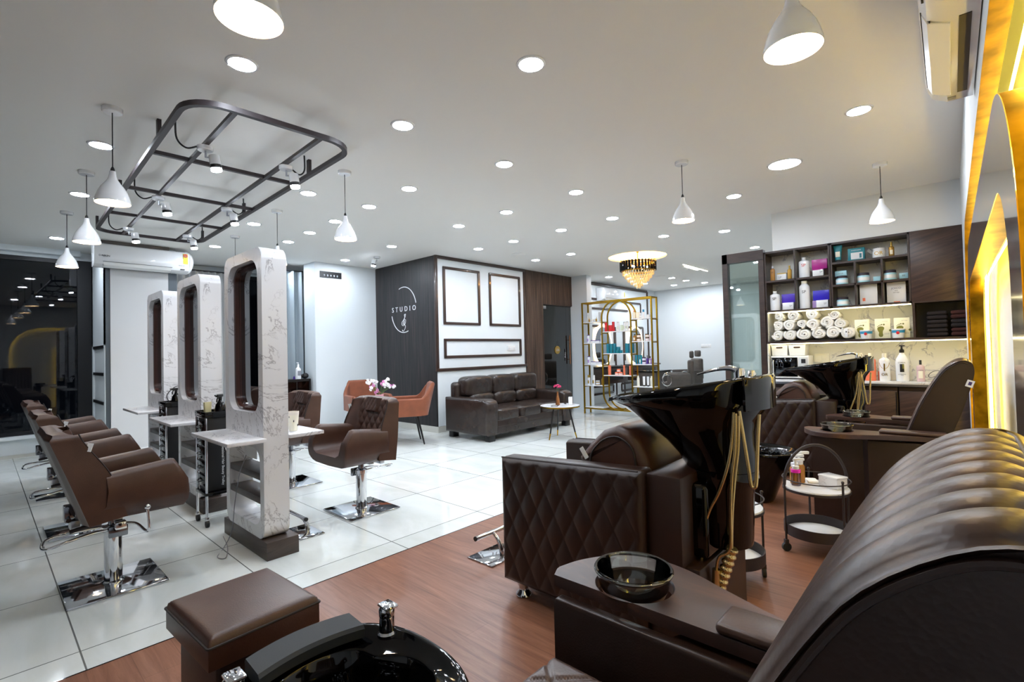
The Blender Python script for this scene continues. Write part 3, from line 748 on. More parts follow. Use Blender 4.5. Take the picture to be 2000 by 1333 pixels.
def make_footrest():
    """bar runs along X, origin at floor plate centre"""
    t = thing('footrest', '', 'footrest')
    ob('floor_plate', B().box(-.15, .15, -.11, .11, 0, .010, .005), 'chrome', t)
    ob('post', B().tube(spline([(0, -.05, .01), (0, -.045, .05), (0, -.02, .10), (0, .02, .135)], 6), .014, 12, rf=lambda q: .016 - .004 * q), 'chrome', t)
    ob('foot_bar', B().cyl((-.15, .03, .14), (.15, .03, .14), .014), 'chrome', t)
    ob('end_cap', B().cyl((-.155, .03, .14), (-.148, .03, .14), .0145), 'rubber', t)
    return t
FR = make_footrest(); FR.location = (1.60, 3.62, 0); FR.rotation_euler = (0, 0, pi / 2); FR['label'] = 'chrome footrest on the tiles right behind the base of the nearest marble station'
dup(FR, (2.235, 2.23, 0), rz=0, label='chrome footrest on the wood floor in front of the near shampoo chair')

# marble mirror stations
def make_station():
    """origin at the floor, near left corner; width along +Y, thickness along +X"""
    t = thing('mirror_station', '', 'mirror')
    ob('plinth', B().box(0, .205, 0, .80, 0, .115, .002), 'plinth_wood', t)
    D0, D1, Z0, Z1, Y0, Y1 = .005, .165, .115, 2.035, .045, .755
    out = rrect(Y0, Y1, Z0, Z1, .085, 8)
    o1 = rrect(Y0 + .075, Y1 - .075, .93, Z1 - .075, .115, 8)
    o2 = rrect(Y0 + .065, Y1 - .065, .19, .70, .10, 8)
    # body with two windows, cut by booleans made of bridged outlines: build with bmesh
    bm = bmesh.new()
    def loop(P, x): return [bm.verts.new((x, p[0], p[1])) for p in P]
    L = []
    for x in (D0, D1):
        for P in (out, o1, o2):
            vs_ = loop(P, x); es = [bm.edges.new((vs_[i], vs_[(i + 1) % len(vs_)])) for i in range(len(vs_))]; L.append((vs_, es))
    for k in (0, 3):
        bmesh.ops.triangle_fill(bm, use_beauty=True, use_dissolve=True, edges=L[k][1] + L[k + 1][1] + L[k + 2][1])
    for k in range(3):
        a, c = L[k][0], L[k + 3][0]; n = len(a)
        for i in range(n):
            bm.faces.new((a[i], a[(i + 1) % n], c[(i + 1) % n], c[i]))
    bmesh.ops.recalc_face_normals(bm, faces=bm.faces)
    b = B().bm(bm); ob('frame', b, 'marble', t, sharp=30)
    # recess liner, mirrors front and back
    i1 = rrect(Y0 + .080, Y1 - .080, .935, Z1 - .080, .11, 8); i2 = rrect(Y0 + .095, Y1 - .095, .95, Z1 - .095, .095, 8)
    i3 = rrect(Y0 + .11, Y1 - .11, .965, Z1 - .11, .08, 8)
    for s_, xa, xm in ((0, .042, .085), (1, .128, .085)):
        sg_ = 1 if s_ == 0 else -1
        ob('mirror_liner', B().loft([[(xa, y, z) for y, z in i1], [(xa + .004 * sg_, y, z) for y, z in i2], [(xm - .012 * sg_, y, z) for y, z in i2], [(xm - .012 * sg_, y, z) for y, z in i3], [(xm - .004 * sg_, y, z) for y, z in i3]], False, False), 'liner_wood', t, sharp=30)
        ob('mirror_glass', B().prism(rrect(Y0 + .097, Y1 - .097, .952, Z1 - .097, .093, 8), 'x', xm - .006 * sg_, xm - .002 * sg_), 'mirror', t)
    for z in (.49, .335): ob('shelf', B().box(.012, .158, Y0 + .066, Y1 - .066, z, z + .045, .002), 'plinth_wood', t)
    ob('counter_slab', B().box(-.225, .005, -.01, .735, .757, .780, .002), 'marble', t)
    ob('counter_slab', B().box(.165, .40, .02, .735, .757, .780, .002), 'marble', t)
    so = ob('power_socket', B().box(.05, .058, .30, .52, .60, .68, .003), 'white_plastic', t)
    return t
ST = make_station(); ST.location = (1.235, 3.29, 0); ST['label'] = 'white marble mirror station with rounded frame, nearest of three in a row'; ST['group'] = 'marble mirror stations'
dup(ST, (1.262, 4.70, 0), label='white marble mirror station with rounded frame, middle one of three', group='marble mirror stations')
dup(ST, (1.290, 6.07, 0), label='white marble mirror station with rounded frame, smallest and farthest of three', group='marble mirror stations')
c = ob('power_cord', B().tube(spline([(1.225, 3.60, .64), (1.20, 3.66, .50), (1.19, 3.72, .30), (1.18, 3.76, .10), (1.12, 3.74, .004), (1.05, 3.62, .004), (1.08, 3.56, .004), (1.15, 3.75, .004), (1.2, 4.0, .004)], 8), .0028, 6), 'ink_grey')
tag(c, 'thin grey power cord hanging from under the shelf of the nearest station', 'cord')

# beauty trolleys between the stations
def make_trolley():
    """origin floor centre; 0.34 along X (long side faces -Y), 0.26 along Y"""
    t = thing('salon_trolley', '', 'trolley'); X, Y = .17, .13
    ob('body', B().box(-X + .02, X - .02, -Y + .02, Y - .02, .26, .84, .012), 'black_satin', t)
    ob('top_tray', B().box(-X, X, -Y, Y, .835, .858, .008).box(-X, X, -Y, -Y + .012, .85, .885, .004).box(-X, X, Y - .012, Y, .85, .885, .004).box(-X, -X + .012, -Y, Y, .85, .885, .004).box(X - .012, X, -Y, Y, .85, .885, .004), 'black_gloss', t)
    ob('bottom_tray', B().box(-X, X, -Y, Y, .235, .262, .008), 'black_gloss', t)
    for k in range(5):
        d = ob('drawer', B().box(-X + .006, -X + .022, -Y + .03, Y - .03, .30 + k * .105, .39 + k * .105, .006), 'black_gloss', t)
        ob('drawer_pull', B().tube(spline([(-X + .004, -.05, .35 + k * .105), (-X - .012, -.03, .343 + k * .105), (-X - .012, .03, .343 + k * .105), (-X + .004, .05, .35 + k * .105)], 5), .004, 8), 'black_satin', d)
    for sx in (-1, 1):
        for sy in (-1, 1):
            x, y = sx * (X - .012), sy * (Y - .012)
            ob('post', B().cyl((x, y, .07), (x, y, .84), .0095), 'chrome', t)
            w_ = ob('caster', B().box(x - .012, x + .012, y - .014, y + .014, .045, .075, .004), 'chrome', t)
            ob('wheel', B().cyl((x - .011, y - .006, .026), (x + .011, y - .006, .026), .026, seg=20), 'rubber', w_)
    text('Professional Hair Beauty Trolley', .026, 'white_gloss', (-.04, -Y + .0185, .47), (pi / 2, pi / 2, 0), t)
    lg = B().cyl((.06, -Y + .0195, .60), (.06, -Y + .0185, .60), .085, seg=40); ob('round_emblem', lg, 'white_gloss', t)
    for r_, x_ in ((.062, .075), (.045, .065)):
        ob('emblem_curl', B().tube([(x_ + r_ * cos(a / 10), -Y + .018, .60 + r_ * sin(a / 10)) for a in range(12, 56)], .0045, 6), 'black_satin', t)
    return t
TR = make_trolley(); TR.location = (1.345, 4.445, 0); TR['label'] = 'black salon trolley on chrome posts and casters between the nearest and middle stations'; TR['group'] = 'black salon trolleys'
dup(TR, (1.385, 5.83, 0), label='black salon trolley between the middle and farthest stations', group='black salon trolleys')
def spray(x, y, z, lb, rz=0):
    t = thing('spray_bottle', lb, 'bottle', (x, y, z), rz)
    ob('bottle', B().lathe([(0, 0), (.036, 0), (.040, .012), (.040, .04), (.033, .075), (.016, .10), (.012, .112), (.012, .12), (0, .12)], seg=24), 'black_gloss', t)
    ob('trigger_head', B().box(-.042, .022, -.012, .012, .135, .160, .006).cyl((0, 0, .118), (0, 0, .138), .013).tube([(-.02, 0, .138), (-.034, 0, .118), (-.036, 0, .095)], .006, 8).cyl((-.055, 0, .150), (-.04, 0, .150), .007), 'black_satin', t)
    return t
spray(1.30, 4.37, .858, 'black trigger spray bottle on the trolley beside two pale brushes', .6)
spray(1.33, 5.80, .858, 'black trigger spray bottle on the farther trolley, left of the black cup', .3)
def brush(x, y, z, lb, rz=0):
    t = thing('neck_brush', lb, 'brush', (x, y, z), rz)
    ob('handle', B().box(-.026, .026, -.012, .012, 0, .014, .004), 'amber_wood', t); ob('bristles', B().prism([(-.024, .014), (.024, .014), (.028, .095), (-.028, .095)], 'y', -.010, .010), 'bristle', t)
brush(1.235, 4.46, .858, 'pale bristle brush at the left edge of the near trolley', .3)
brush(1.385, 4.43, .858, 'pale bristle brush behind the spray bottle on the near trolley', .3)
t = thing('oil_bottle', 'white bottle with a red cap standing on the near trolley by the station edge', 'bottle', (1.475, 4.40, .858))
ob('bottle', B().lathe([(0, 0), (.026, 0), (.026, .06), (.018, .08), (.014, .085)], seg=20), 'cream', t); ob('red_cap', B().lathe([(.015, .08), (.015, .118), (.009, .122), (.006, .14), (0, .142)], seg=18), 'red', t, label='red cap')
c = ob('hair_clipper_cord', B().tube(spline([(1.40, 4.34, .87), (1.43, 4.325, .92), (1.36, 4.30, .86), (1.35, 4.295, .75), (1.36, 4.29, .66)], 6), .004, 6), 'black_mat'); tag(c, 'black cord looping down over the front edge of the near trolley', 'cord')
cb = thing('comb', 'black comb lying on top of the near trolley', 'comb', (1.42, 4.48, .86)); ob('spine', B().box(-.07, .07, -.004, .004, 0, .006), 'black_gloss', cb)
ob('teeth', B().box(-.07, .07, .004, .03, 0, .003), 'black_satin', cb)
t = thing('cup', 'shiny black cup with a pale rim on the farther trolley', 'cup', (1.44, 5.82, .858))
ob('body', B().lathe([(0, 0), (.045, 0), (.050, .03), (.044, .085), (.040, .09), (.036, .085), (.040, .02), (0, .012)], seg=28), 'black_gloss', t); ob('rim', B().tube([(.042 * cos(2 * pi * i / 24), .042 * sin(2 * pi * i / 24), .09) for i in range(24)], .004, 6, True), 'silver_grey', t)
c = ob('cable', B().tube(spline([(1.28, 5.76, .86), (1.24, 5.74, .95), (1.33, 5.77, 1.035), (1.43, 5.79, 1.0), (1.50, 5.80, .92), (1.46, 5.74, .87), (1.38, 5.73, .875), (1.44, 5.75, .90), (1.52, 5.78, .88), (1.42, 5.73, .865)], 7), .004, 6), 'black_mat'); tag(c, 'black cable arching over the spray bottle and cup on the farther trolley', 'cord')
# tumbler on the slab
t = thing('tumbler', 'white patterned tumbler on the marble shelf right of the nearest station', 'cup', (1.49, 3.47, .781))
ob('cup', B().lathe([(0, 0), (.027, 0), (.029, .01), (.037, .115), (.037, .125), (.0, .11)], seg=28), 'cream', t)
ob('rim_pattern', B().lathe([(.0375, .112), (.0385, .135), (.0375, .135), (.0365, .112)], seg=28), 'sand_paper', t)
for i in range(7): a = 2 * pi * i / 7 + 3.5; ob('dark_mark', B().ball((.0345 * cos(a), .0345 * sin(a), .10 - .03 * (i % 3)), .0035, .0035, .008, 8, 6), 'ink', t)

# air conditioners
def make_ac(wd):
    """front faces -Y, origin at the wall centre bottom"""
    t = thing('air_conditioner', '', 'air conditioner')
    P = [(0, 0), (-.12, .0), (-.19, .03), (-.215, .07), (-.222, .12), (-.22, .20), (-.205, .285), (-.19, .30), (0, .30)]
    ob('casing', B().prism(P, 'x', -wd / 2, wd / 2, .008), 'white_gloss', t, sharp=25)
    ob('louver', B().prism([(-.105, -.004), (-.185, .022), (-.205, .052), (-.21, .055), (-.19, .018), (-.108, -.008)], 'x', -wd / 2 + .10, wd / 2 - .22), 'white_plastic', t)
    ob('louver_gap', B().bar([(-wd / 2 + .09, -.212, .062), (wd / 2 - .21, -.212, .062)], .0025, .002).bar([(-wd / 2 + .09, -.18, .020), (wd / 2 - .21, -.18, .020)], .0025, .002), 'ink', t)
    ob('outlet_slot', B().box(-wd / 2 + .1, wd / 2 - .2, -.075, -.03, -.0025, .002), 'ink', t)
    ob('display', B().box(wd / 2 - .11, wd / 2 - .055, -.206, -.19, .040, .052, .002), 'ink', t)
    return t
ac = make_ac(1.07); ac.location = (1.545, 8.50, 2.56); ac['label'] = 'white wall air conditioner above the roller blind, at the far left'
text('DAIKIN', .035, 'ink', (-.43, -.2245, .135), (radians(86), 0, 0), ac); text('Inverter', .024, 'ink_grey', (.44, -.2245, .10), (radians(86), 0, 0), ac)
lb = ob('energy_label', B().box(-.03, .03, -.002, 0, -.075, .075), 'yellow_label', ac); lb.location = (.485, -.222, .20); lb.rotation_euler = (radians(-4), 0, 0)
ob('label_dial', B().cyl((.485, -.2265, .245), (.485, -.2255, .245), .027, seg=24), 'red', ac); ob('label_dial', B().cyl((.485, -.2275, .240), (.485, -.2265, .240), .015, seg=24), 'amber', ac)
hs = thing('ac_pipe', 'white wrapped pipe bending at the right end of the left air conditioner', 'pipe', (2.08, 8.42, 2.6))
ob('pipe', B().tube(spline([(-.02, .10, -.01), (.03, .05, .02), (.055, .0, .12), (.04, .0, .22), (-.01, .03, .28)], 7), .032, 12), 'white_plastic', hs)
ac2 = make_ac(.98); ac2.location = (10.42, 6.35, 2.46); ac2['label'] = 'white air conditioner on the far salon wall behind the gold shelf'
lb = ob('energy_label', B().box(.43, .46, -.226, -.222, .12, .24), 'yellow_label', ac2)
ac3 = make_ac(1.0); ac3.location = (2.60, -.085, 2.43); ac3.rotation_euler = (0, 0, pi + .0105); ac3.scale = (1, .74, 1); ac3['label'] = 'white air conditioner cut off by the top edge at the upper right, above the arches'
ob('grey_badge', B().box(-.47, -.44, -.12, -.08, -.003, .001), 'ink_grey', ac3)
# curtains
def curtain(x0, x1, y, z0, z1, waves, amp, nm, lb, mat='blind'):
    b = B(); n = waves * 8
    top = [(lerp(x0, x1, i / n), y + amp * sin(2 * pi * i / 8) * (1 + .25 * sin(i * .7)), z1) for i in range(n + 1)]
    mid = [(p[0] + .006 * sin(i), y + (p[1] - y) * 1.25, (z0 + z1) / 2) for i, p in enumerate(top)]; bot = [(p[0], y + (p[1] - y) * 1.1, z0) for p in top]
    b.loft([top, mid, bot], False, False, False); b.loft([[(p[0], p[1] + .006, p[2]) for p in r] for r in (top, mid, bot)], False, False, False)
    t = thing(nm, lb, 'curtain', (0, 0, 0)); ob('cloth', b, mat, t, sharp=80); ob('rail', B().box(x0, x1, y - .03, y + .03, z1, z1 + .02), 'frame_dark', t); return t
curtain(2.0, 3.2, 9.55, .03, 2.80, 12, .035, 'curtain', 'pale grey curtain with tight pleats, right of the left air conditioner', 'blind')
pbr('curtain_blue', '#9aa6ae', .75, bmp=.1)
curtain(3.05, 3.90, 8.62, .03, 2.80, 6, .04, 'curtain', 'blue grey curtain beside the white pillar, behind the black cabinet', 'curtain_blue')
# black display cabinet behind the station
t = thing('display_cabinet', 'black glass fronted cabinet of products behind the nearest station', 'cabinet', (3.55, 8.36, 0))
ob('carcass', B().box(-.25, .28, -.16, .16, 0, .03).box(-.25, .28, -.16, .16, .88, .92).box(-.25, -.22, -.16, .16, 0, .9).box(.25, .28, -.16, .16, 0, .9).box(-.25, .28, .13, .16, 0, .9).box(-.22, .25, -.1, .13, .30, .315).box(-.22, .25, -.1, .13, .58, .595).box(.03, .05, -.165, -.14, 0, .9), 'black_satin', t)
ob('door', B().box(-.22, .03, -.165, -.158, .03, .88), 'night_glass', t); ob('door', B().box(.05, .25, -.165, -.158, .03, .88), 'night_glass', t)
t = thing('pump_bottle', 'white pump bottle on top of the black cabinet beside the pillar', 'bottle', (3.66, 8.30, .92))
ob('bottle', B().lathe([(0, 0), (.045, 0), (.047, .02), (.045, .17), (.02, .20), (.018, .22), (.018, .25), (0, .25)], seg=24), 'white_gloss', t); ob('front_label', B().box(-.028, .028, -.05, -.044, .06, .14, .002), 'ink_grey', t)
ob('nozzle', B().cyl((0, 0, .25), (0, 0, .275), .006).box(-.03, .01, -.008, .008, .27, .282, .003), 'white_gloss', t)
t = thing('hair_dryer', 'black rounded hair dryer lying on the black cabinet by the pillar', 'appliance', (3.78, 8.30, .92)); ob('barrel', B().ball((0, 0, .05), .055, .05, .05), 'black_satin', t); ob('nozzle', B().cyl((-.08, 0, .04), (-.04, 0, .05), .02, .035), 'black_gloss', t)
t = thing('small_jar', 'tiny purple jar on the black cabinet left of the white bottle', 'jar', (3.58, 8.28, .92)); ob('jar', B().lathe([(0, 0), (.016, 0), (.016, .03), (.01, .035), (.01, .05), (0, .05)], seg=16), 'deep_violet', t)
for i, (x, z, c_, lb) in enumerate([(-.12, .595, 'orange', 'orange bottle on the upper shelf inside the black cabinet'), (-.03, .595, 'silver_grey', 'silver tin on the upper shelf inside the black cabinet'), (.12, .595, 'label_blue', 'blue bottle on the upper shelf inside the black cabinet'), (-.10, .315, 'silver_grey', 'silver tin on the lower shelf inside the black cabinet'), (.14, .315, 'orange', 'orange tin on the lower shelf inside the black cabinet')]):
    o = ob('product_bottle', B().lathe([(0, 0), (.028, 0), (.028, .12), (.012, .14), (.012, .17), (0, .17)], seg=16), c_, None, loc=(3.55 + x, 8.32, z + .002)); tag(o, lb, 'bottle')
# STUDIO lettering on the dark wall
sg = thing('wall_logo', 'white STUDIO lettering with ampersand sign inside a broken circle on the dark wall', 'sign', (5.048, 7.20, 2.09))
text('STUDIO', .125, 'white_gloss', (0, 0, 0), NX, sg, space=1.85, ext=.003, name='studio_letters')
def arc(a0, a1): return [(0, -.40 * .93 * cos(radians(a)), -.01 + .40 * sin(radians(a))) for a in range(a0, a1 + 1, 3)]
ob('upper_arc', B().tube(arc(14, 112), .008, 8), 'white_gloss', sg); ob('lower_arc', B().tube(arc(194, 290), .008, 8), 'white_gloss', sg)
A_ = [(-.02, -.10), (-.05, -.085), (-.065, -.11), (-.045, -.15), (-.005, -.20), (.03, -.25), (.035, -.285), (.01, -.305), (.0, -.28), (.0, -.22), (-.03, -.17), (-.02, -.10)]
ob('ampersand_mark', B().tube(spline([(0, -.055, -.09), (0, -.02, -.10), (0, -.03, -.15), (0, .01, -.19), (0, .055, -.23), (0, .05, -.28), (0, .0, -.285), (0, -.02, -.23), (0, .0, -.185), (0, -.04, -.135), (0, -.055, -.09)], 6), .0055, 8).tube(spline([(0, .012, -.27), (0, -.03, -.265), (0, -.055, -.20), (0, -.02, -.185), (0, .02, -.25), (0, -.02, -.275), (0, -.045, -.30), (0, -.03, -.345), (0, .02, -.385), (0, .05, -.365)], 6), .0055, 8), 'white_gloss', sg)
t = thing('wall_vent', 'long dark recessed slot high on the white pillar wall', 'vent', (4.16, 8.085, 2.715))
ob('slot', B().box(-.20, .20, -.004, .0, -.055, .055), 'ink', t)
for i in range(5): ob('socket_knob', B().ball((-.12 + .06 * i, -.006, -.015), .014, .008, .02, 10, 8), 'steel', t)
# ================================================================== SHAMPOO UNITS
def quilted_side(b, x, y0, y1, zf, sgn, dd=.012, cw=.11, ch=.20, nu=150, nv=120):
    """diamond quilted upright panel in plane x, zf(y)->(zlo,zhi), bulging to sgn*X"""
    def F(u, v):
        y = lerp(y0, y1, u); lo, hi = zf(y); z = lerp(lo, hi, v)
        rim = min((y - y0), (y1 - y), (z - lo), (hi - z)); e = sm(rim / .022)
        return (x + sgn * (quilt(y, z, cw, ch, dd) * sm((rim - .008) / .03) + .018 * e - .018), y, z)
    return b.grid(F, nu, nv)
def make_shampoo():
    """faces +Y; origin on the floor below the middle of the bowl line; near side is -X"""
    t = thing('shampoo_chair', '', 'chair')
    for sx in (-1, 1):
        x0, x1 = (-.345, -.225) if sx < 0 else (.225, .345)
        b = B(); zf = lambda y: (.085, lerp(.735, .775, (1.84 - y) / .82))
        b.prism([(1.02, .085), (1.84, .085), (1.845, .72), (1.83, .737), (1.03, .777), (1.018, .765)], 'x', x0 + .018, x1, .018, 3)
        if sx < 0: quilted_side(b, x0 + .004, 1.012, 1.848, zf, -1)
        else: quilted_side(b, x1 + .006, 1.012, 1.848, zf, 1, nu=90, nv=70)
        ob('armrest', b, 'leather_dark', t, sharp=60)
        ob('arm_piping', B().tube([(x0 + .002 if sx < 0 else x1 - .002, y, zf(y)[1] + .001) for y in [1.03 + .08 * i for i in range(11)]], .004, 6), 'stitch', t)
    ob('seat', B().box(-.225, .225, 1.15, 1.84, .20, .43, .05, 4), 'leather_dark', t)
    ob('leg_rest', B().box(-.20, .20, 1.85, 1.93, .10, .42, .03, 3), 'leather_dark', t)
    bk = B()
    pr = [(1.13, .40), (1.20, .42), (1.245, .60), (1.33, .72), (1.43, .735), (1.44, .76), (1.37, .84), (1.30, .905), (1.22, .935), (1.15, .92), (1.10, .87), (1.06, .78), (1.05, .5)]
    bk.prism([(y, z) for y, z in pr], 'x', -.20, .20, .045, 4)
    ob('backrest', bk, 'leather', t, sharp=60)
    ob('backrest_piping', B().tube(spline([(-.206, 1.36, .735), (-.206, 1.345, .80), (-.206, 1.28, .865), (-.206, 1.20, .885), (-.206, 1.13, .84), (-.206, 1.11, .76)], 5), .0045, 6), 'stitch', t)
    tg = ob('care_label', B().box(-.001, .001, -.012, .012, -.03, .03), 'tag_white', t); tg.location = (-.212, 1.39, .79); tg.rotation_euler = (radians(-35), 0, 0)
    ob('rear_body', B().box(-.30, .30, .86, 1.02, .0, .765, .015).box(-.28, .28, .80, .87, .0, .40, .01), 'leather_dark', t)
    for x in (-.27, .27):
        ob('leg', B().lathe([(.036, .09), (.036, .07), (.025, .045), (.028, .032), (.042, .018), (.045, .006), (.040, 0), (0, 0)], (x, 1.76, 0), 24), 'chrome', t)
    # black pedestal
    ob('pedestal', B().box(-.19, .19, .80, 1.045, .41, .72, .02, 3).loft([[(rx * cos(a), .79 + ry * sin(a), z) for a in [2 * pi * i / 28 for i in range(28)]] for rx, ry, z in ((.112, .105, .44), (.118, .11, .46), (.128, .12, .70), (.150, .138, .73), (.150, .138, .765))]), 'black_gloss', t)
    # basin
    def ring(yc, zc, hl, hw, tilt, n=44, egg=.18):
        R = []
        for i in range(n):
            a = 2 * pi * i / n; c, s_ = cos(a), sin(a); yy = hl * (abs(c) ** .92) * (1 if c > 0 else -1)
            xx = hw * s_ * (1 - egg * max(0, c) ** 2 * 1.5) ; R.append((xx, yc + yy, zc - tilt * yy))
        return R
    T = .165
    O = [(.965, 1.108, .345, .235), (.965, 1.116, .362, .250), (.965, 1.108, .370, .256), (.963, 1.085, .368, .256), (.963, 1.050, .362, .252), (.950, 1.030, .338, .238), (.930, .985, .284, .212), (.90, .935, .238, .190), (.86, .88, .195, .170), (.825, .82, .168, .152), (.805, .765, .15, .14)]
    tl = [T, T, T, T * .75, .035, .015, 0, 0, 0, 0, 0]
    I = [(.965, 1.108, .345, .235), (.962, 1.095, .325, .218), (.95, 1.04, .285, .185), (.93, .98, .22, .15), (.90, .93, .13, .10), (.88, .915, .03, .03)]
    b = B().loft([ring(*o, t_) for o, t_ in zip(O, tl)], False, True).loft([ring(*o, q) for o, q in zip(I, [T, T, T * .8, T * .5, .05, 0])], False, True)
    ba = ob('basin', b, 'black_gloss', t, sharp=70)
    ob('neck_rest', B().prism([(1.26, 1.045), (1.33, 1.035), (1.325, 1.055), (1.262, 1.075)], 'x', -.075, .075, .006), 'black_satin', ba)
    # raised rear shell with the tap
    ob('rear_shell', B().loft([[(x * s_, .62 + d + .02 * (abs(x) / .2) ** 2, z) for x in [-.2 + .04 * i for i in range(11)]] + [(x * s_, .585 + d + .045 * (abs(x) / .2) ** 2, z) for x in [.2 - .04 * i for i in range(11)]] for z, s_, d in ((1.04, .98, .0), (1.05, 1.0, 0), (1.10, 1.0, -.0), (1.165, 1.0, 0), (1.175, .96, .005))]), 'black_gloss', ba, sharp=60)
    tp = ob('mixer_tap', B().lathe([(.03, 0), (.03, .012), (.022, .02), (.022, .045), (.018, .06), (0, .062)], (-.04, .70, 1.145), 20).tube(spline([(-.04, .70, 1.185), (-.05, .73, 1.205), (-.06, .79, 1.20), (-.07, .87, 1.178)], 6), .011, 10, rf=lambda q: .016 - .012 * q), 'chrome', ba)
    ob('tap_handle', B().lathe([(.018, 0), (.018, .03), (.012, .045), (0, .046)], (.09, .69, 1.145), 16), 'chrome', ba)
    for k, (P, r) in enumerate([([(.685, 1.033), (.693, .934), (.714, .816), (.752, .703), (.795, .614), (.821, .526), (.834, .413), (.836, .30), (.84, .18)], .0062),
                  ([(.677, 1.029), (.683, .891), (.70, .765), (.709, .622), (.716, .479), (.761, .432), (.774, .374)], .0062),
                  ([(.668, 1.038), (.652, .912), (.639, .809), (.632, .75), (.621, .738), (.612, .761), (.603, .90), (.593, 1.03)], .0072),
                  ([(.668, 1.02), (.672, .90), (.69, .77), (.705, .62), (.712, .48)], .0065)]):
        ob('water_hose', B().tube(spline([(-.175 if k < 2 else -.16 - .01 * (k == 3), y, z) for y, z in P], 6), r, 10), 'gold_hose', t)
    ob('drain_pipe', B().tube([(-.155, lerp(.714, .80, q / 60), lerp(.475, .20, q / 60)) for q in range(61)], .026, 14, rf=lambda q: .022 + .004 * sin(q * 2 * pi * 10)), 'gold_hose', t)
    ob('hose_valve', B().cyl((-.175, .774, .38), (-.175, .778, .31), .016).cyl((-.175, .777, .33), (-.175, .777, .22), .009), 'gold_hose', t)
    return t
SH = make_shampoo(); SH.location = (2.235, 0, 0); SH['label'] = 'near brown quilted shampoo chair with black basin, gold hoses behind it'; SH['group'] = 'shampoo chairs with basins'
dup(SH, (5.67, .02, 0), label='farther brown quilted shampoo chair with black basin in front of the lit counter', group='shampoo chairs with basins')

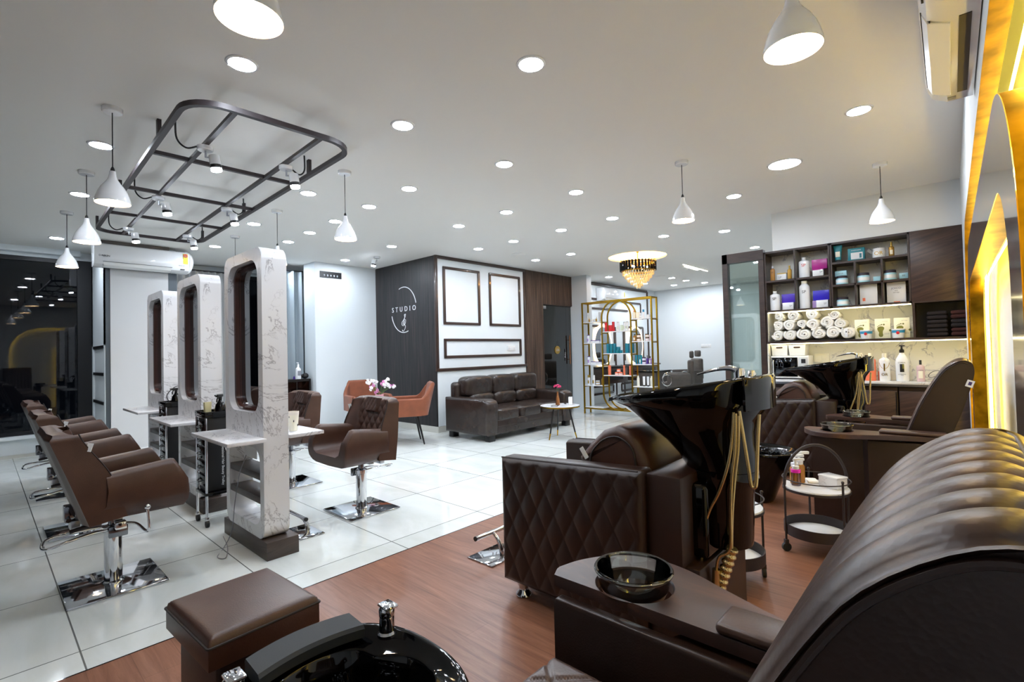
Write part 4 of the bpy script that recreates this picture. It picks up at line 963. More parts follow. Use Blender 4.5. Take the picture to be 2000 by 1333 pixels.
# ================================================================== PEDICURE CHAIRS
FP = [(.335, .50), (.305, .60), (.28, .675), (.215, .86), (.172, .955), (.115, 1.062), (.072, 1.125), (.018, 1.168), (-.025, 1.180), (-.055, 1.168)]
BP = [(.10, .50), (.06, .62), (.028, .73), (-.02, .87), (-.052, .98), (-.072, 1.06), (-.078, 1.10), (-.076, 1.135), (-.068, 1.158), (-.055, 1.168)]
def bez(P, t):
    n = len(P) - 1; q = t * n; i = min(int(q), n - 1); f = q - i
    p0, p1, p2, p3 = P[max(i - 1, 0)], P[i], P[i + 1], P[min(i + 2, n)]
    return tuple(.5 * ((2 * b_) + (c_ - a_) * f + (2 * a_ - 5 * b_ + 4 * c_ - d_) * f * f + (3 * b_ - a_ - 3 * c_ + d_) * f ** 3) for a_, b_, c_, d_ in zip(p0, p1, p2, p3))
def make_pedi():
    """faces +Y, origin on the floor in line with the backrest"""
    t = thing('pedicure_chair', '', 'chair'); W = .275
    # backrest front: channelled cushion fanning out from the lower middle
    def F(u, v):
        x = lerp(-W, W, u) * (1 - .05 * sm((v - .8) / .2)); y, z = bez(FP, v)
        e = min(u, 1 - u); ed = sm(e / .08)
        bow = .18 * sin(pi * v * 1.3) * (1 - abs(2 * u - 1))
        rib = abs(sin(pi * ((u - .04) / .92 * 8 + bow))) ** .5 if .04 < u < .96 else 0
        rib *= sm((1 - v) / .04)
        dd = lerp(-.008, .0, ed ** .6) + .010 * (rib - 1)
        # push along the outward normal
        y2, z2 = bez(FP, min(1, v + .01)); y1, z1 = bez(FP, max(0, v - .01)); ty, tz = y2 - y1, z2 - z1; L = hypot(ty, tz) + 1e-9
        return (x, y + dd * tz / L, z - dd * ty / L)
    nu, nv = 160, 110
    ob('back_cushion', B().grid(F, nu, nv), 'leather_gloss', t, sharp=80)
    sh = B(); pts = [bez(FP, i / 30) for i in range(31)]; bp = [bez(BP, i / 30) for i in range(31)]
    def rr(x, s_): 
        return [(x, y, z) for y, z in pts]
    # side shell: section from back to front just inside the cushion line
    rings = []
    for x, k in ((-W + .004, .012), (-W - .004, .018), (-W + .03, .0), (W - .03, .0), (W + .004, .018), (W - .004, .012)):
        R = []
        for (y, z), (y2, z2) in zip(pts, bp):
            L = hypot(y - y2, z - z2) + 1e-6; q = .014 if k else .045
            R.append((x, y - (y - y2) / L * min(q, L * .6), z - (z - z2) / L * min(q, L * .6)))
        R += [(x, y + (.01 if not k else 0) * 0, z) for y, z in bp[::-1][1:]]
        rings.append(R)
    ob('back_shell', sh.loft(rings), 'leather_dark', t, sharp=50)
    for sx in (-1, 1):
        ob('edge_piping', B().tube([(sx * (W + .002), F(0, i / 40)[1] - .001, F(0, i / 40)[2]) for i in range(41)], .004, 8), 'leather_dark', t)
    tg = ob('care_label', B().box(-.001, .001, -.018, .018, -.022, .022), 'tag_white', t); tg.location = (-W - .014, -.055, 1.03); tg.rotation_euler = (.35, 0, .2)
    ob('ink_mark', B().box(-.0018, -.001, -.008, .008, -.01, .012), 'ink_purple', tg)
    # seat with diamond stitching
    def SF(u, v):
        x = lerp(-.245, .245, u); y = lerp(.22, .76, v); e = min(u * .49, (1 - u) * .49, (1 - v) * .64 * 1.0); k = sm(e / .07)
        g1 = abs(((x + .9 * y) / .24) % 1 - .5) * 2; g2 = abs(((x - .9 * y) / .24) % 1 - .5) * 2
        gr = -.007 * (max(0, 1 - (1 - g1) / .08) + max(0, 1 - (1 - g2) / .08))
        return (x, y, .515 + .085 * k ** .7 + gr * k)
    ob('seat', B().grid(SF, 90, 110).box(-.245, .245, .20, .76, .30, .516, .01), 'leather_gloss', t, sharp=60)
    ob('seat_base', B().box(-.30, .30, .08, .80, .02, .30, .01), 'leather_dark', t)
    for sx in (-1, 1):
        def X(v): return sx * v
        # arm box
        P = [(.285, .10), (.285, .80), (.565, .74), (.565, .50), (.46, .32), (.44, .10)]
        poly = [(X(a), b_) for a, b_ in P]; 
        if sx < 0: poly = poly[::-1]
        ob('arm_body', B().prism([(X(.31), .10), (X(.31), .805), (X(.345), .805), (X(.345), .50), (X(.45), .46), (X(.45), .10)][::sx], 'z', .02, .655, .012, 3), 'leather_dark', t)
        # wooden tray: widens to the front round the bowl
        ctl = [(.338, .05), (.338, .83), (.38, .845), (.47, .82), (.56, .755), (.60, .66), (.59, .56), (.54, .44), (.485, .30), (.455, .18), (.45, .05)]
        sp_ = [(.338, .05), (.338, .825)] + [(p[0], p[1]) for p in spline([(a, b_, 0) for a, b_ in ctl[2:]], 5)]
        cxb, cyb, rb_ = .428, .635, .095
        no = []
        # ring pairs: outer outline resampled by angle about the bowl centre
        m = 96
        def hit(a):
            dx, dy = cos(a), sin(a); best = 0
            for i in range(len(sp_)):
                (x1, y1), (x2, y2) = sp_[i][:2], sp_[(i + 1) % len(sp_)][:2]
                ex, ey = x2 - x1, y2 - y1; den = dx * ey - dy * ex
                if abs(den) < 1e-9: continue
                s_ = ((x1 - cxb) * ey - (y1 - cyb) * ex) / den; q = ((x1 - cxb) * dy - (y1 - cyb) * dx) / den
                if s_ > 0 and -1e-6 <= q <= 1 + 1e-6: best = max(best, s_)
            return best
        an = sorted([2 * pi * i / m for i in range(m)] + [atan2(y - cyb, x - cxb) % (2 * pi) for x, y in ((.338, .05), (.338, .825), (.45, .05))])
        oo = [(cxb + hit(a) * cos(a), cyb + hit(a) * sin(a)) for a in an]; ii = [(cxb + rb_ * cos(a), cyb + rb_ * sin(a)) for a in an]
        zt, zb_ = .698, .668
        rg = [[(X(x), y, z) for x, y in Q] for Q, z in ((ii, zb_), (oo, zb_), (oo, zt - .003), ([(cxb + (x - cxb) * .988, cyb + (y - cyb) * .992) for x, y in oo], zt), ([(cxb + (rb_ + .004) * cos(a), cyb + (rb_ + .004) * sin(a)) for a in an], zt), (ii, zt - .004), (ii, zb_))]
        ob('tray_top', B().loft(rg, False, False), 'tray_wood', t, sharp=30)
        ob('arm_pad', B().box(X(.335), X(.440), .06, .40, .698, .722, .011, 3), 'leather_gloss', t)
        # bowl holder below the tray
    return t
def make_bowl():
    t = thing('glass_bowl', '', 'bowl')
    P = [(0, -.078), (.045, -.078), (.062, -.070), (.082, -.045), (.096, -.012), (.101, .018), (.106, .022), (.109, .028), (.106, .034), (.100, .033), (.096, .022), (.091, -.008), (.077, -.042), (.058, -.066), (.04, -.072), (0, -.072)]
    ob('bowl', B().lathe(P, seg=56), 'bowl_glass', t, sharp=60)
    ob('rim', B().tube([(.1045 * cos(2 * pi * i / 56), .1045 * sin(2 * pi * i / 56), .028) for i in range(56)], .0045, 10, True), 'rim_glass', t)
    t.scale = (.91, .91, .91)
    return t
PD = make_pedi(); PD.location = (.705, 0, 0); PD['label'] = 'large brown pedicure chair in the right foreground with channelled backrest and wooden side tray'; PD['group'] = 'pedicure chairs'
P2 = dup(PD, (4.47, .02, 0), label='brown pedicure chair in the middle distance with two wooden trays, white label on its back', group='pedicure chairs')
BW = make_bowl(); BW.location = (.705 + .425, .635, .712); BW['label'] = 'large clear glass bowl set in the wooden tray in the foreground'; BW['group'] = 'clear glass bowls in the trays'
dup(BW, (4.47 - .425, .655, .712), label='clear glass bowl in the nearer tray of the farther pedicure chair', group='clear glass bowls in the trays')
dup(BW, (4.47 + .425, .655, .712), label='clear glass bowl in the far tray of the farther pedicure chair, before the cabinets', group='clear glass bowls in the trays')
# foot basins
def make_footbasin():
    """pad side is +Y"""
    t = thing('foot_basin', '', 'basin'); n = 72
    def ell(hx, hy, z, cy=0, e=.85, dz=0):
        R = []
        for i in range(n):
            a = 2 * pi * i / n; c, s_ = cos(a), sin(a)
            R.append((hx * abs(c) ** e * (1 if c > 0 else -1), cy + hy * abs(s_) ** e * (1 if s_ > 0 else -1), z + dz))
        return R
    def inner(z, k, f=1.0):
        # bowl opening: pinched near the taps, with soap shelves at both sides
        R = []
        for i in range(n):
            a = 2 * pi * i / n; c, s_ = cos(a), sin(a)
            hx = .235 * k; hy = .27 * k
            pinch = 1 - .20 * math.exp(-((abs(c) - .80) / .18) ** 2) * (1 if s_ > -.2 else .6) * f
            R.append((hx * c * pinch, -.02 + hy * s_ * pinch * .95, z))
        return R
    b = B().loft([ell(.13, .14, .0), ell(.14, .15, .02), ell(.20, .22, .20), ell(.262, .31, .36), ell(.275, .325, .405), ell(.277, .328, .422), ell(.270, .320, .431), ell(.255, .305, .428), ell(.248, .296, .412), inner(.408, 1.0), inner(.398, .96), inner(.34, .90, .7), inner(.24, .78, .3), inner(.20, .62, 0), inner(.19, .30, 0)], True, True)
    ob('bowl', b, 'black_gloss', t, sharp=75)
    def pad(u, v):
        x = lerp(-.185, .185, u); c = .285 - 1.25 * x * x; y = c + lerp(-.045, .05, v)
        return x, y
    pb = B(); rings = []
    for i in range(25):
        x = lerp(-.155, .155, i / 24); c = .262 - 1.15 * x * x
        rings.append([(x, c - .05, .425), (x, c - .052, .452), (x, c - .044, .462), (x, c + .044, .468), (x, c + .052, .458), (x, c + .05, .425)])
    ob('foot_pad', pb.loft(rings), 'foam_grey', t, sharp=30)
    for x, y in ((.222, .165), (-.222, .165)):
        tp = ob('tap', B().lathe([(.030, 0), (.030, .008), (.024, .014), (.0235, .055), (.022, .062)], (x, y, .412), 28).lathe([(.0225, .060), (.024, .066), (.024, .084), (.018, .092), (0, .094)], (x, y, .412), 28, sx=1.05), 'chrome', t)
        ob('tap_lever', B().box(x - .022, x + .022, y - .035, y + .022, .500, .511, .006), 'chrome', tp)
    return t
FB = make_footbasin(); FB.location = (.652, 1.205, 0); FB['label'] = 'glossy black foot basin in the bottom foreground with grey foam rest and chrome taps'; FB['group'] = 'black foot basins'
dup(FB, (4.47, 1.33, 0), label='glossy black foot basin beyond the near shampoo basin, in front of the farther pedicure chair', group='black foot basins')
# stool
so = thing('stool', 'dark brown leather stool in the lower left foreground beside the foot basin', 'stool', (.632, 1.905, 0), radians(3))
def cush(u, v):
    x = lerp(-.185, .185, u); y = lerp(-.215, .215, v); e = min(min(u, 1 - u) * .37, min(v, 1 - v) * .43)
    q = min(1, e / .028); return (x, y, .425 + .026 * sqrt(1 - (1 - q) ** 2) + .012 * sin(pi * u) * sin(pi * v))
def cush2(u, v):
    x = lerp(-.178, .178, u); y = lerp(-.20, .20, v); e = min(min(u, 1 - u) * .356, min(v, 1 - v) * .40)
    q = min(1, e / .028); return (x, y, .425 + .026 * sqrt(1 - (1 - q) ** 2) + .012 * sin(pi * u) * sin(pi * v))
ob('cushion', B().grid(cush2, 60, 66).box(-.178, .178, -.20, .20, .352, .426, .003, 2), 'leather', so, sharp=70)
ob('piping', B().tube([(x, y, .424) for x, y in rrect(-.180, .180, -.202, .202, .006, 3)], .004, 6, True), 'stitch', so)
ob('body', B().box(-.145, .145, -.17, .17, .02, .352, .012, 3), 'leather_dark', so)
for x in (-.12, .12):
    for y in (-.15, .15): ob('foot', B().cyl((x, y, 0), (x, y, .025), .018), 'black_satin', so)

# ================================================================== ROUND TROLLEYS
def make_cart():
    t = thing('round_trolley', '', 'trolley'); R = .185
    for z, nm, mt in ((.40, 'upper_tray', 'marble'), (.115, 'lower_tray', 'white_plastic')):
        if z > .3: tr_ = B().lathe([(0, -.012), (R - .006, -.012), (R - .004, .0), (R - .006, .006), (0, .006)], (0, 0, z), 48)
        else: tr_ = B().lathe([(0, 0), (R - .008, 0), (R - .008, .004), (0, .004)], (0, 0, z), 48)
        ob(nm, tr_, mt, t)
        if z > .3: ob('tray_edge', B().lathe([(R - .006, -.016), (R + .001, -.016), (R + .001, -.002), (R - .004, -.002)], (0, 0, z), 48), 'black_metal', t)
        else: ob('tray_wall', B().lathe([(0, -.006), (R, -.006), (R, .058), (R - .006, .058), (R - .006, 0), (0, 0)], (0, 0, z), 48), 'black_metal', t)
    ob('guard_rail', B().tube([(R * cos(2 * pi * i / 48), R * sin(2 * pi * i / 48), .455) for i in range(48)], .0035, 6, True), 'black_metal', t)
    for k, a in enumerate((-pi / 2 - .1, pi / 2 - .1, -.35, pi + .25)):
        x, y = R * 1.02 * cos(a), R * 1.02 * sin(a)
        ob('post', B().cyl((x, y, .07), (x, y, .47 if k > 1 else .42), .0065, seg=10).ball((x, y, .475 if k > 1 else .42), .009, nu=10, nv=8), 'black_metal', t)
        w_ = ob('caster', B().box(x - .012, x + .012, y - .012, y + .012, .045, .075, .004), 'black_metal', t)
        ob('wheel', B().cyl((x - .009, y, .027), (x + .009, y, .027), .027, seg=22), 'rubber', w_)
    a = -pi / 2 - .1; x, y = R * 1.02 * cos(a), R * 1.02 * sin(a); 
    pts = [(x * cos(q), y * cos(q), .42 + .245 * sin(q)) for q in [pi * i / 24 for i in range(25)]]
    ob('handle', B().tube(pts, .009, 10), 'black_metal', t)
    return t
RT = make_cart(); RT.location = (3.56, .70, 0); RT.rotation_euler = (0, 0, .75); RT['label'] = 'small round black trolley with arched handle carrying bottles and a white box'; RT['group'] = 'round black trolleys'
dup(RT, (2.86, 1.0, 0), rz=2.0, label='small round black trolley mostly hidden behind the near basin pedestal', group='round black trolleys')
def pump(x, y, z, lb, body, sc=1.0, band=None):
    t = thing('pump_bottle', lb, 'bottle', (x, y, z), 2.2)
    ob('bottle', B().lathe([(0, 0), (.026 * sc, 0), (.027 * sc, .01), (.027 * sc, .09 * sc), (.02 * sc, .10 * sc), (0, .10 * sc)], seg=24), body, t)
    if band: ob('colour_band', B().lathe([(.0275 * sc, .082 * sc), (.0275 * sc, .10 * sc), (.024 * sc, .104 * sc)], seg=24), band, t)
    ob('collar', B().lathe([(.02 * sc, .10 * sc), (.021 * sc, .122 * sc), (.008, .126 * sc), (.007, .158 * sc), (0, .158 * sc)], seg=20), 'white_gloss', t)
    ob('nozzle', B().box(-.052 * sc, .016 * sc, -.010 * sc, .010 * sc, .156 * sc, .172 * sc, .004), 'white_gloss', t)
    return t
pump(3.515, .80, .406, 'clear pump bottle with a pink band at the front left of the round trolley', 'clear_plastic', 1.0, 'hotpink')
pump(3.56, .815, .406, 'amber pump bottle with white pump behind the pink banded one on the trolley', 'amber', 1.08)
pump(3.61, .80, .406, 'amber pump bottle with white head, rightmost of the three on the trolley', 'amber', 1.16)
t = thing('storage_box', 'white lidded box with marble sides on the round trolley', 'box', (3.60, .615, .406), radians(62))
ob('box', B().box(-.062, .062, -.045, .045, 0, .062, .004), 'marble', t); ob('lid', B().box(-.065, .065, -.048, .048, .060, .074, .005), 'white_gloss', t)
t = thing('paper_stack', 'pale folded cloth lying behind the pump bottles on the round trolley', 'cloth', (3.66, .74, .406), .4); ob('sheets', B().box(-.05, .05, -.03, .03, 0, .014, .004), 'towel', t)
# ================================================================== CABINET WALL
XF = 6.588; XB = 6.88
def shelf_unit(name, label, y0, y1, z0, z1, vs_, hs, back='marble_back', lining='cell_lining', t_=.016, tt=.022):
    """open unit; vs_: list of (y, zlo, zhi) uprights, hs: list of (z, ylo, yhi) shelves"""
    t = thing(name, label, 'cabinet', (XF, (y0 + y1) / 2, z0)); cy_, cz_ = (y0 + y1) / 2, z0
    b = B().box(0, XB - XF, y0 - cy_, y0 - cy_ + t_, 0, z1 - z0).box(0, XB - XF, y1 - cy_ - t_, y1 - cy_, 0, z1 - z0).box(0, XB - XF, y0 - cy_, y1 - cy_, 0, tt).box(0, XB - XF, y0 - cy_, y1 - cy_, z1 - z0 - tt, z1 - z0)
    ob('carcass', b, 'walnut_frame', t)
    ob('back_panel', B().box(XB - XF - .012, XB - XF - .002, y0 - cy_ + .01, y1 - cy_ - .01, .01, z1 - z0 - .01), back, t)
    for y, a, c in vs_: ob('divider', B().box(0, XB - XF - .012, y - cy_ - t_ / 2, y - cy_ + t_ / 2, a - cz_, c - cz_), 'walnut_frame', t); ob('divider_lining', B().box(.018, XB - XF - .014, y - cy_ - t_ / 2 - .002, y - cy_ + t_ / 2 + .002, a - cz_ + .002, c - cz_ - .002), lining, t)
    for z, a, c in hs: ob('shelf_board', B().box(0, XB - XF - .012, a - cy_, c - cy_, z - cz_ - tt, z - cz_), 'walnut_frame', t)
    return t
shelf_unit('wall_cabinet', 'open walnut cabinet with four tall cells of shampoo bottles and purple boxes, left part', 1.075, 1.765, 1.705, 2.455, [(1.432, 1.727, 2.433)], [(2.095, 1.09, 1.75)])
shelf_unit('wall_cabinet', 'open walnut cabinet with small cells of blue jars and white boxes, middle part', .365, 1.070, 1.705, 2.455, [(.842, 1.727, 2.205), (.603, 1.727, 2.205)], [(2.227, .38, 1.055), (1.972, .38, 1.055)])
t = thing('wall_cabinet', 'closed walnut cabinet with plain slanted grain door at the upper right', 'cabinet', (XF, .14, 1.715))
ob('carcass', B().box(.018, XB - XF, -.225, .222, 0, .74), 'walnut_frame', t); ob('door', B().box(0, .018, -.225, .222, 0, .74, .001), 'walnut', t)
t = thing('towel_shelf', 'lit marble backed shelf holding rolled white towels and yellow boxes', 'shelf', (XF, 1.06, 1.32))
ob('shelf_board', B().box(0, .28, -1.14, .705, 0, .024), 'walnut_frame', t)
ob('side_panel', B().box(0, .28, .689, .705, .024, .385), 'walnut_frame', t); ob('side_panel', B().box(0, .28, -.72, -.700, .024, .385), 'walnut_frame', t)
ob('back_panel', B().box(.27, .28, -.70, .69, .024, .385), 'marble_back', t); ob('side_lining', B().box(.004, .27, .684, .689, .026, .385), 'marble_back', t)
ob('shelf_lining', B().box(.02, .27, -.695, .68, .024, .0265), 'black_satin', t)
t = thing('light_strip', 'thin warm light strip under the cabinets above the rolled towels', 'light', (XF + .02, 1.05, 1.7))
ob('led_strip', B().box(0, .012, -.68, .69, -.006, .004), 'strip_shelf', t)
t = thing('light_strip', 'thin warm light strip under the towel shelf above the counter', 'light', (XF + .02, .85, 1.315))
ob('led_strip', B().box(0, .012, -.92, .88, -.006, .003), 'strip_shelf', t)
t = thing('towel_niche', 'dark open niche holding folded dark towels at the right end of the shelf', 'shelf', (XF, .14, 1.345))
ob('niche_back', B().box(.26, .28, -.225, .215, 0, .37), 'black_mat', t); ob('niche_frame', B().box(0, .28, -.225, .215, .36, .372).box(0, .28, -.24, -.225, 0, .37), 'walnut_frame', t)
for i, (y, z, c_, lb) in enumerate([(.19, 1.352, 'cloth_dark', 'black folded towel at the lower left of the dark niche'), (.19, 1.440, 'cloth_dark', 'black folded towel, second from the bottom at the left of the dark niche'), (.19, 1.528, 'cloth_dark', 'black folded towel at the top left of the dark niche'),
        (.005, 1.352, 'cloth_maroon', 'maroon folded towel at the lower right of the dark niche'), (.005, 1.440, 'cloth_dark', 'black folded towel in the middle right of the dark niche'), (.005, 1.528, 'cloth_maroon', 'maroon folded towel near the top right of the dark niche')]):
    o = ob('folded_towel', B().box(-.10, .10, -.082, .082, 0, .040, .019, 4).box(-.095, .10, -.08, .08, .042, .082, .019, 4), c_, None, loc=(XF + .14, y - .02, z)); tag(o, lb, 'towel', 'folded dark towels in the niche')
# counter
t = thing('counter', 'pale counter top running under the lit marble backsplash', 'counter', (XF - .02, .84, .83))
ob('counter_top', B().box(0, .31, -.92, .92, .025, .052, .002), 'marble', t); ob('front_rail', B().box(.004, .02, -.92, .92, 0, .024).box(-.002, .004, -.92, .92, .004, .012), 'steel', t)
ob('backsplash', B().box(.285, .30, -.92, .915, .052, .488), 'marble_back', t); ob('end_panel', B().box(.01, .29, .905, .92, .052, .488), 'marble_back', t)
for i, (a, b_) in enumerate(((-.07, .50), (.51, .80), (.81, 1.30), (1.31, 1.76))):
    t = thing('base_cabinet', ['walnut base cabinet under the right end of the counter, behind the pedicure chair', 'walnut base cabinet under the counter below the pump bottle', 'walnut base cabinet under the counter behind the far basin hoses', 'walnut base cabinet under the oven at the left end of the counter'][i], 'cabinet', (XF, (a + b_) / 2, 0))
    w2 = (b_ - a) / 2; ob('carcass', B().box(.03, .28, -w2, w2, .06, .82), 'walnut_frame', t)
    d = ob('door', B().box(.005, .03, -w2 + .004, w2 - .004, .07, .78, .002), 'walnut', t); ob('door_frame', B().bar([(.004, -w2 + .012, .08), (.004, -w2 + .012, .77)], .004, .008, up=(1, 0, 0)), 'black_satin', d)
# --- towels
def make_towel(rad, seed):
    random.seed(seed); t = bpy.data.objects.new('rolled_towel', None)
    turns = 2.15; n = 74; th = rad * .43; b = B(); ax = rad * random.uniform(.96, 1.12)
    ph = random.uniform(0, 6.28); path = []
    for i in range(n + 1):
        q = i / n; a = ph + q * turns * 2 * pi; r = lerp(rad * .05, rad * 1.12 - th / 2, q ** .9) * (1 + .05 * sin(a * 3 + seed))
        path.append((r * cos(a) * ax / rad, r * sin(a)))
    rings = []
    for k, x in enumerate((0, .006, .02, .12, .235, .25)):
        e = 1 - (.35 if k in (0, 5) else 0.1 if k in (1,) else 0)
        R_ = []
        for s_ in (1, -1):
            rng = range(n + 1) if s_ == 1 else range(n, -1, -1)
            for i in rng:
                p = path[i]; p0 = path[max(i - 1, 0)]; p1 = path[min(i + 1, n)]; dx, dy = p1[0] - p0[0], p1[1] - p0[1]; L = hypot(dx, dy) + 1e-9
                R_.append((x + .006 * sin(i * .5 + seed), p[0] - s_ * dy / L * th * .5 * e, p[1] + s_ * dx / L * th * .5 * e))
        rings.append(R_)
    b.loft(rings, True, True)
    return b
TW = [(1.648, 1.414, .066, 'bottom row, leftmost'), (1.512, 1.413, .068, 'bottom row, second from the left'), (1.363, 1.415, .070, 'bottom row, third from the left'), (1.211, 1.418, .068, 'bottom row, fourth from the left'), (1.071, 1.420, .072, 'bottom row, fifth from the left'), (.928, 1.420, .070, 'bottom row, rightmost, with a small tag'),
      (1.644, 1.534, .060, 'middle row, leftmost'), (1.516, 1.530, .066, 'middle row, second from the left'), (1.392, 1.540, .052, 'middle row, small one third from the left'), (1.279, 1.528, .068, 'middle row, fourth from the left'), (1.134, 1.545, .070, 'middle row, fifth and largest'), (.995, 1.525, .056, 'middle row, rightmost'),
      (1.631, 1.640, .052, 'top row, leftmost and yellowish'), (1.480, 1.640, .062, 'top row, second from the left'), (1.275, 1.645, .064, 'top row, large one in the middle'), (1.055, 1.625, .052, 'top row, rightmost, apart from the others')]
for i, (y, z, r, lb) in enumerate(TW):
    o = ob('rolled_towel', make_towel(r, i * 7 + 1), 'towel', None, loc=(XF + .025, y, z + .008), sharp=60); tag(o, 'rolled white towel, ' + lb + ' of the pile', 'towel', 'rolled white towels on the lit shelf')
o = ob('towel_band', B().box(-.004, .0, -.014, .014, -.05, .05, .001), 'white_gloss', None, loc=(XF + .02, .945, 1.42))
tag(o, 'small white paper tag with a dark flower mark on the rightmost bottom towel', 'tag'); ob('flower_mark', B().ball((-.005, .0, .012), .001, .006, .010, 8, 6), 'ink', o)
# --- products
def jar(nm, lb, y, z, r, h, body, lid, x=.07, grp=None, lab='white_gloss', lidh=.28):
    t = thing(nm, lb, 'jar', (XF + x, y, z), group=grp); hl = h * (1 - lidh)
    ob('jar_body', B().lathe([(0, 0), (r * .92, 0), (r, .006), (r, hl * .8), (r * .9, hl), (0, hl)], seg=28), body, t)
    ob('lid', B().lathe([(r * .93, hl), (r * .93, h - .003), (r * .88, h), (0, h)], seg=28), lid, t)
    if lab: ob('paper_label', B().lathe([(r + .0006, hl * .25), (r + .0006, hl * .75)], seg=28), lab, t)
    return t
def bottle(nm, lb, y, z, w_, h, body, cap, x=.07, caph=.14, capr=.35, grp=None, lab=None, flat=.62, txt=None, tcol='ink_grey', tsize=None, d=None):
    t = thing(nm, lb, 'bottle', (XF + x, y, z), group=grp); r = w_ / 2; hb = h * (1 - caph)
    ob('bottle_body', B().lathe([(0, 0), (r * .95, 0), (r, .005), (r, hb * .84), (r * .92, hb * .90), (r * capr * 1.05, hb * .97), (r * capr, hb), (0, hb)], seg=28, sx=flat), body, t)
    ob('cap', B().lathe([(r * capr, hb - .002), (r * capr * 1.02, h - .002), (r * capr * .9, h), (0, h)], seg=20), cap, t)
    if lab: ob('front_label', B().box(-r * flat - .0015, -r * flat * .8, -r * .55, r * .55, hb * .2, hb * .62, .001), lab, t)
    if txt: text(txt, tsize or w_ * .42, tcol, (-r * flat - .0022, 0, hb * .66), NX, t)
    return t
def carton(nm, lb, y, z, w_, h, mat, x=.08, dp=.06, grp=None, txt=None, tcol='ink', ts=.02, tz=.6, ty=0, rz=0, cat='box'):
    t = thing(nm, lb, cat, (XF + x, y, z), rz, grp); ob('box_body', B().box(0, dp, -w_ / 2, w_ / 2, 0, h, .0015), mat, t)
    if txt: text(txt, ts, tcol, (-.001, ty, h * tz), NX, t)
    return t
bottle('oil_bottle', 'amber oil bottle with white cap, upper left cell, left of the small white box', 1.69, 2.095, .052, .185, 'amber', 'silver_grey', capr=.42, txt='SP', tcol='ink')
c = carton('product_box', 'small white box with gold top between two amber bottles, upper left cell', 1.594, 2.095, .10, .09, 'white_gloss', txt='SP', tcol='ink_grey', ts=.04, tz=.4, ty=.02); ob('gold_top', B().box(-.0005, .0605, -.0505, .0505, .078, .091), 'gold_cap', c)
bottle('oil_bottle', 'amber oil bottle with gold cap, right side of the upper left cell', 1.503, 2.095, .048, .17, 'gold_bottle', 'gold_cap', capr=.4, caph=.22)
bottle('shampoo_bottle', 'white shampoo bottle marked SP beside the magenta box', 1.347, 2.095, .115, .245, 'white_gloss', 'white_plastic', caph=.10, txt='SP', tcol='red')
carton('product_box', 'magenta box leaning on a small white box in the second upper cell', 1.195, 2.186, .155, .115, 'magenta', x=.10, dp=.05)
c = carton('product_box', 'small white box with magenta lid under the magenta box', 1.205, 2.095, .108, .088, 'white_gloss', x=.06, dp=.09, txt='SP', ts=.03, tcol='ink_grey', tz=.55, ty=-.03); ob('magenta_lid', B().box(-.0005, .0905, -.0545, .0545, .076, .089), 'magenta', c)
bottle('shampoo_bottle', 'white shampoo bottle marked SP in the lower left cell, left of a purple box', 1.674, 1.727, .112, .24, 'white_gloss', 'white_plastic', caph=.10, txt='SP', tcol='ink')
carton('product_box', 'purple box in the lower left cell standing on a small white box', 1.532, 1.818, .150, .105, 'purple', x=.10, dp=.05)
carton('product_box', 'small white box under the purple box in the lower left cell', 1.532, 1.727, .118, .088, 'white_gloss', x=.06, dp=.09, txt='SP', ts=.03, tcol='ink_grey', tz=.5, ty=-.03)
bottle('shampoo_bottle', 'tall white bottle marked SP with square cap in the second lower cell', 1.352, 1.727, .112, .33, 'white_gloss', 'cream', caph=.09, capr=.55, txt='SP', tcol='ink')
carton('product_box', 'bright blue violet box in the second lower cell, above a small white box', 1.19, 1.818, .165, .115, 'blue_violet', x=.10, dp=.05)
carton('product_box', 'small white box under the blue violet box', 1.175, 1.727, .118, .088, 'white_gloss', x=.06, dp=.09, txt='SP', ts=.03, tcol='ink_grey', tz=.5, ty=-.03)
carton('product_box', 'lavender box standing behind the small white box in the second lower cell', 1.255, 1.727, .05, .088, 'lavender', x=.10, dp=.05)
t = thing('cream_tube', 'teal cream tube standing on its dark cap in the top right cell', 'tube', (XF + .07, 1.003, 2.227))
ob('tube_body', B().loft([[(rx * cos(a), ry * sin(a), z) for a in [2 * pi * i / 24 for i in range(24)]] for rx, ry, z in ((.018, .030, .030), (.018, .032, .08), (.012, .038, .14), (.003, .044, .197))]), 'teal_box', t); ob('cap', B().lathe([(0, 0), (.026, 0), (.027, .028), (.022, .032), (0, .032)]), 'ink', t)
ob('front_label', B().box(-.020, -.010, -.022, .022, .065, .125), 'cream', t)
t = carton('product_box', 'teal and white product box beside the teal tube in the top cell', .833, 2.227, .155, .145, 'teal_box', dp=.07, txt=None); ob('front_label', B().box(-.001, 0, -.06, .05, .02, .095), 'white_gloss', t); ob('tube_print', B().box(-.002, 0, -.05, -.03, .03, .08), 'teal', t); text('treatment', .022, 'white_gloss', (-.001, 0, .122), NX, t)
t = jar('mask_jar', 'wide white jar with gold lettering in the top cell', .625, 2.227, .060, .105, 'white_gloss', 'white_gloss', lab=None, lidh=.18); text('OR', .055, 'gold', (-.063, 0, .045), NX, t)
bottle('oil_bottle', 'gold oil bottle with gold pump at the right end of the top cell', .518, 2.227, .048, .158, 'gold_bottle', 'gold_cap', capr=.38, caph=.28, lab='cream')
t = thing('metal_clip', 'small silver clip lying at the right end of the top cell', 'clip', (XF + .06, .41, 2.227)); ob('clip', B().box(-.01, .01, -.018, .018, 0, .014, .004), 'steel', t)
g = 'pale blue jars in the small cells'
jar('mask_jar', 'pale blue jar with dark lid under a small box, left cell of the upper row', .974, 1.972, .060, .098, 'skyblue', 'dark_lid', grp=g)
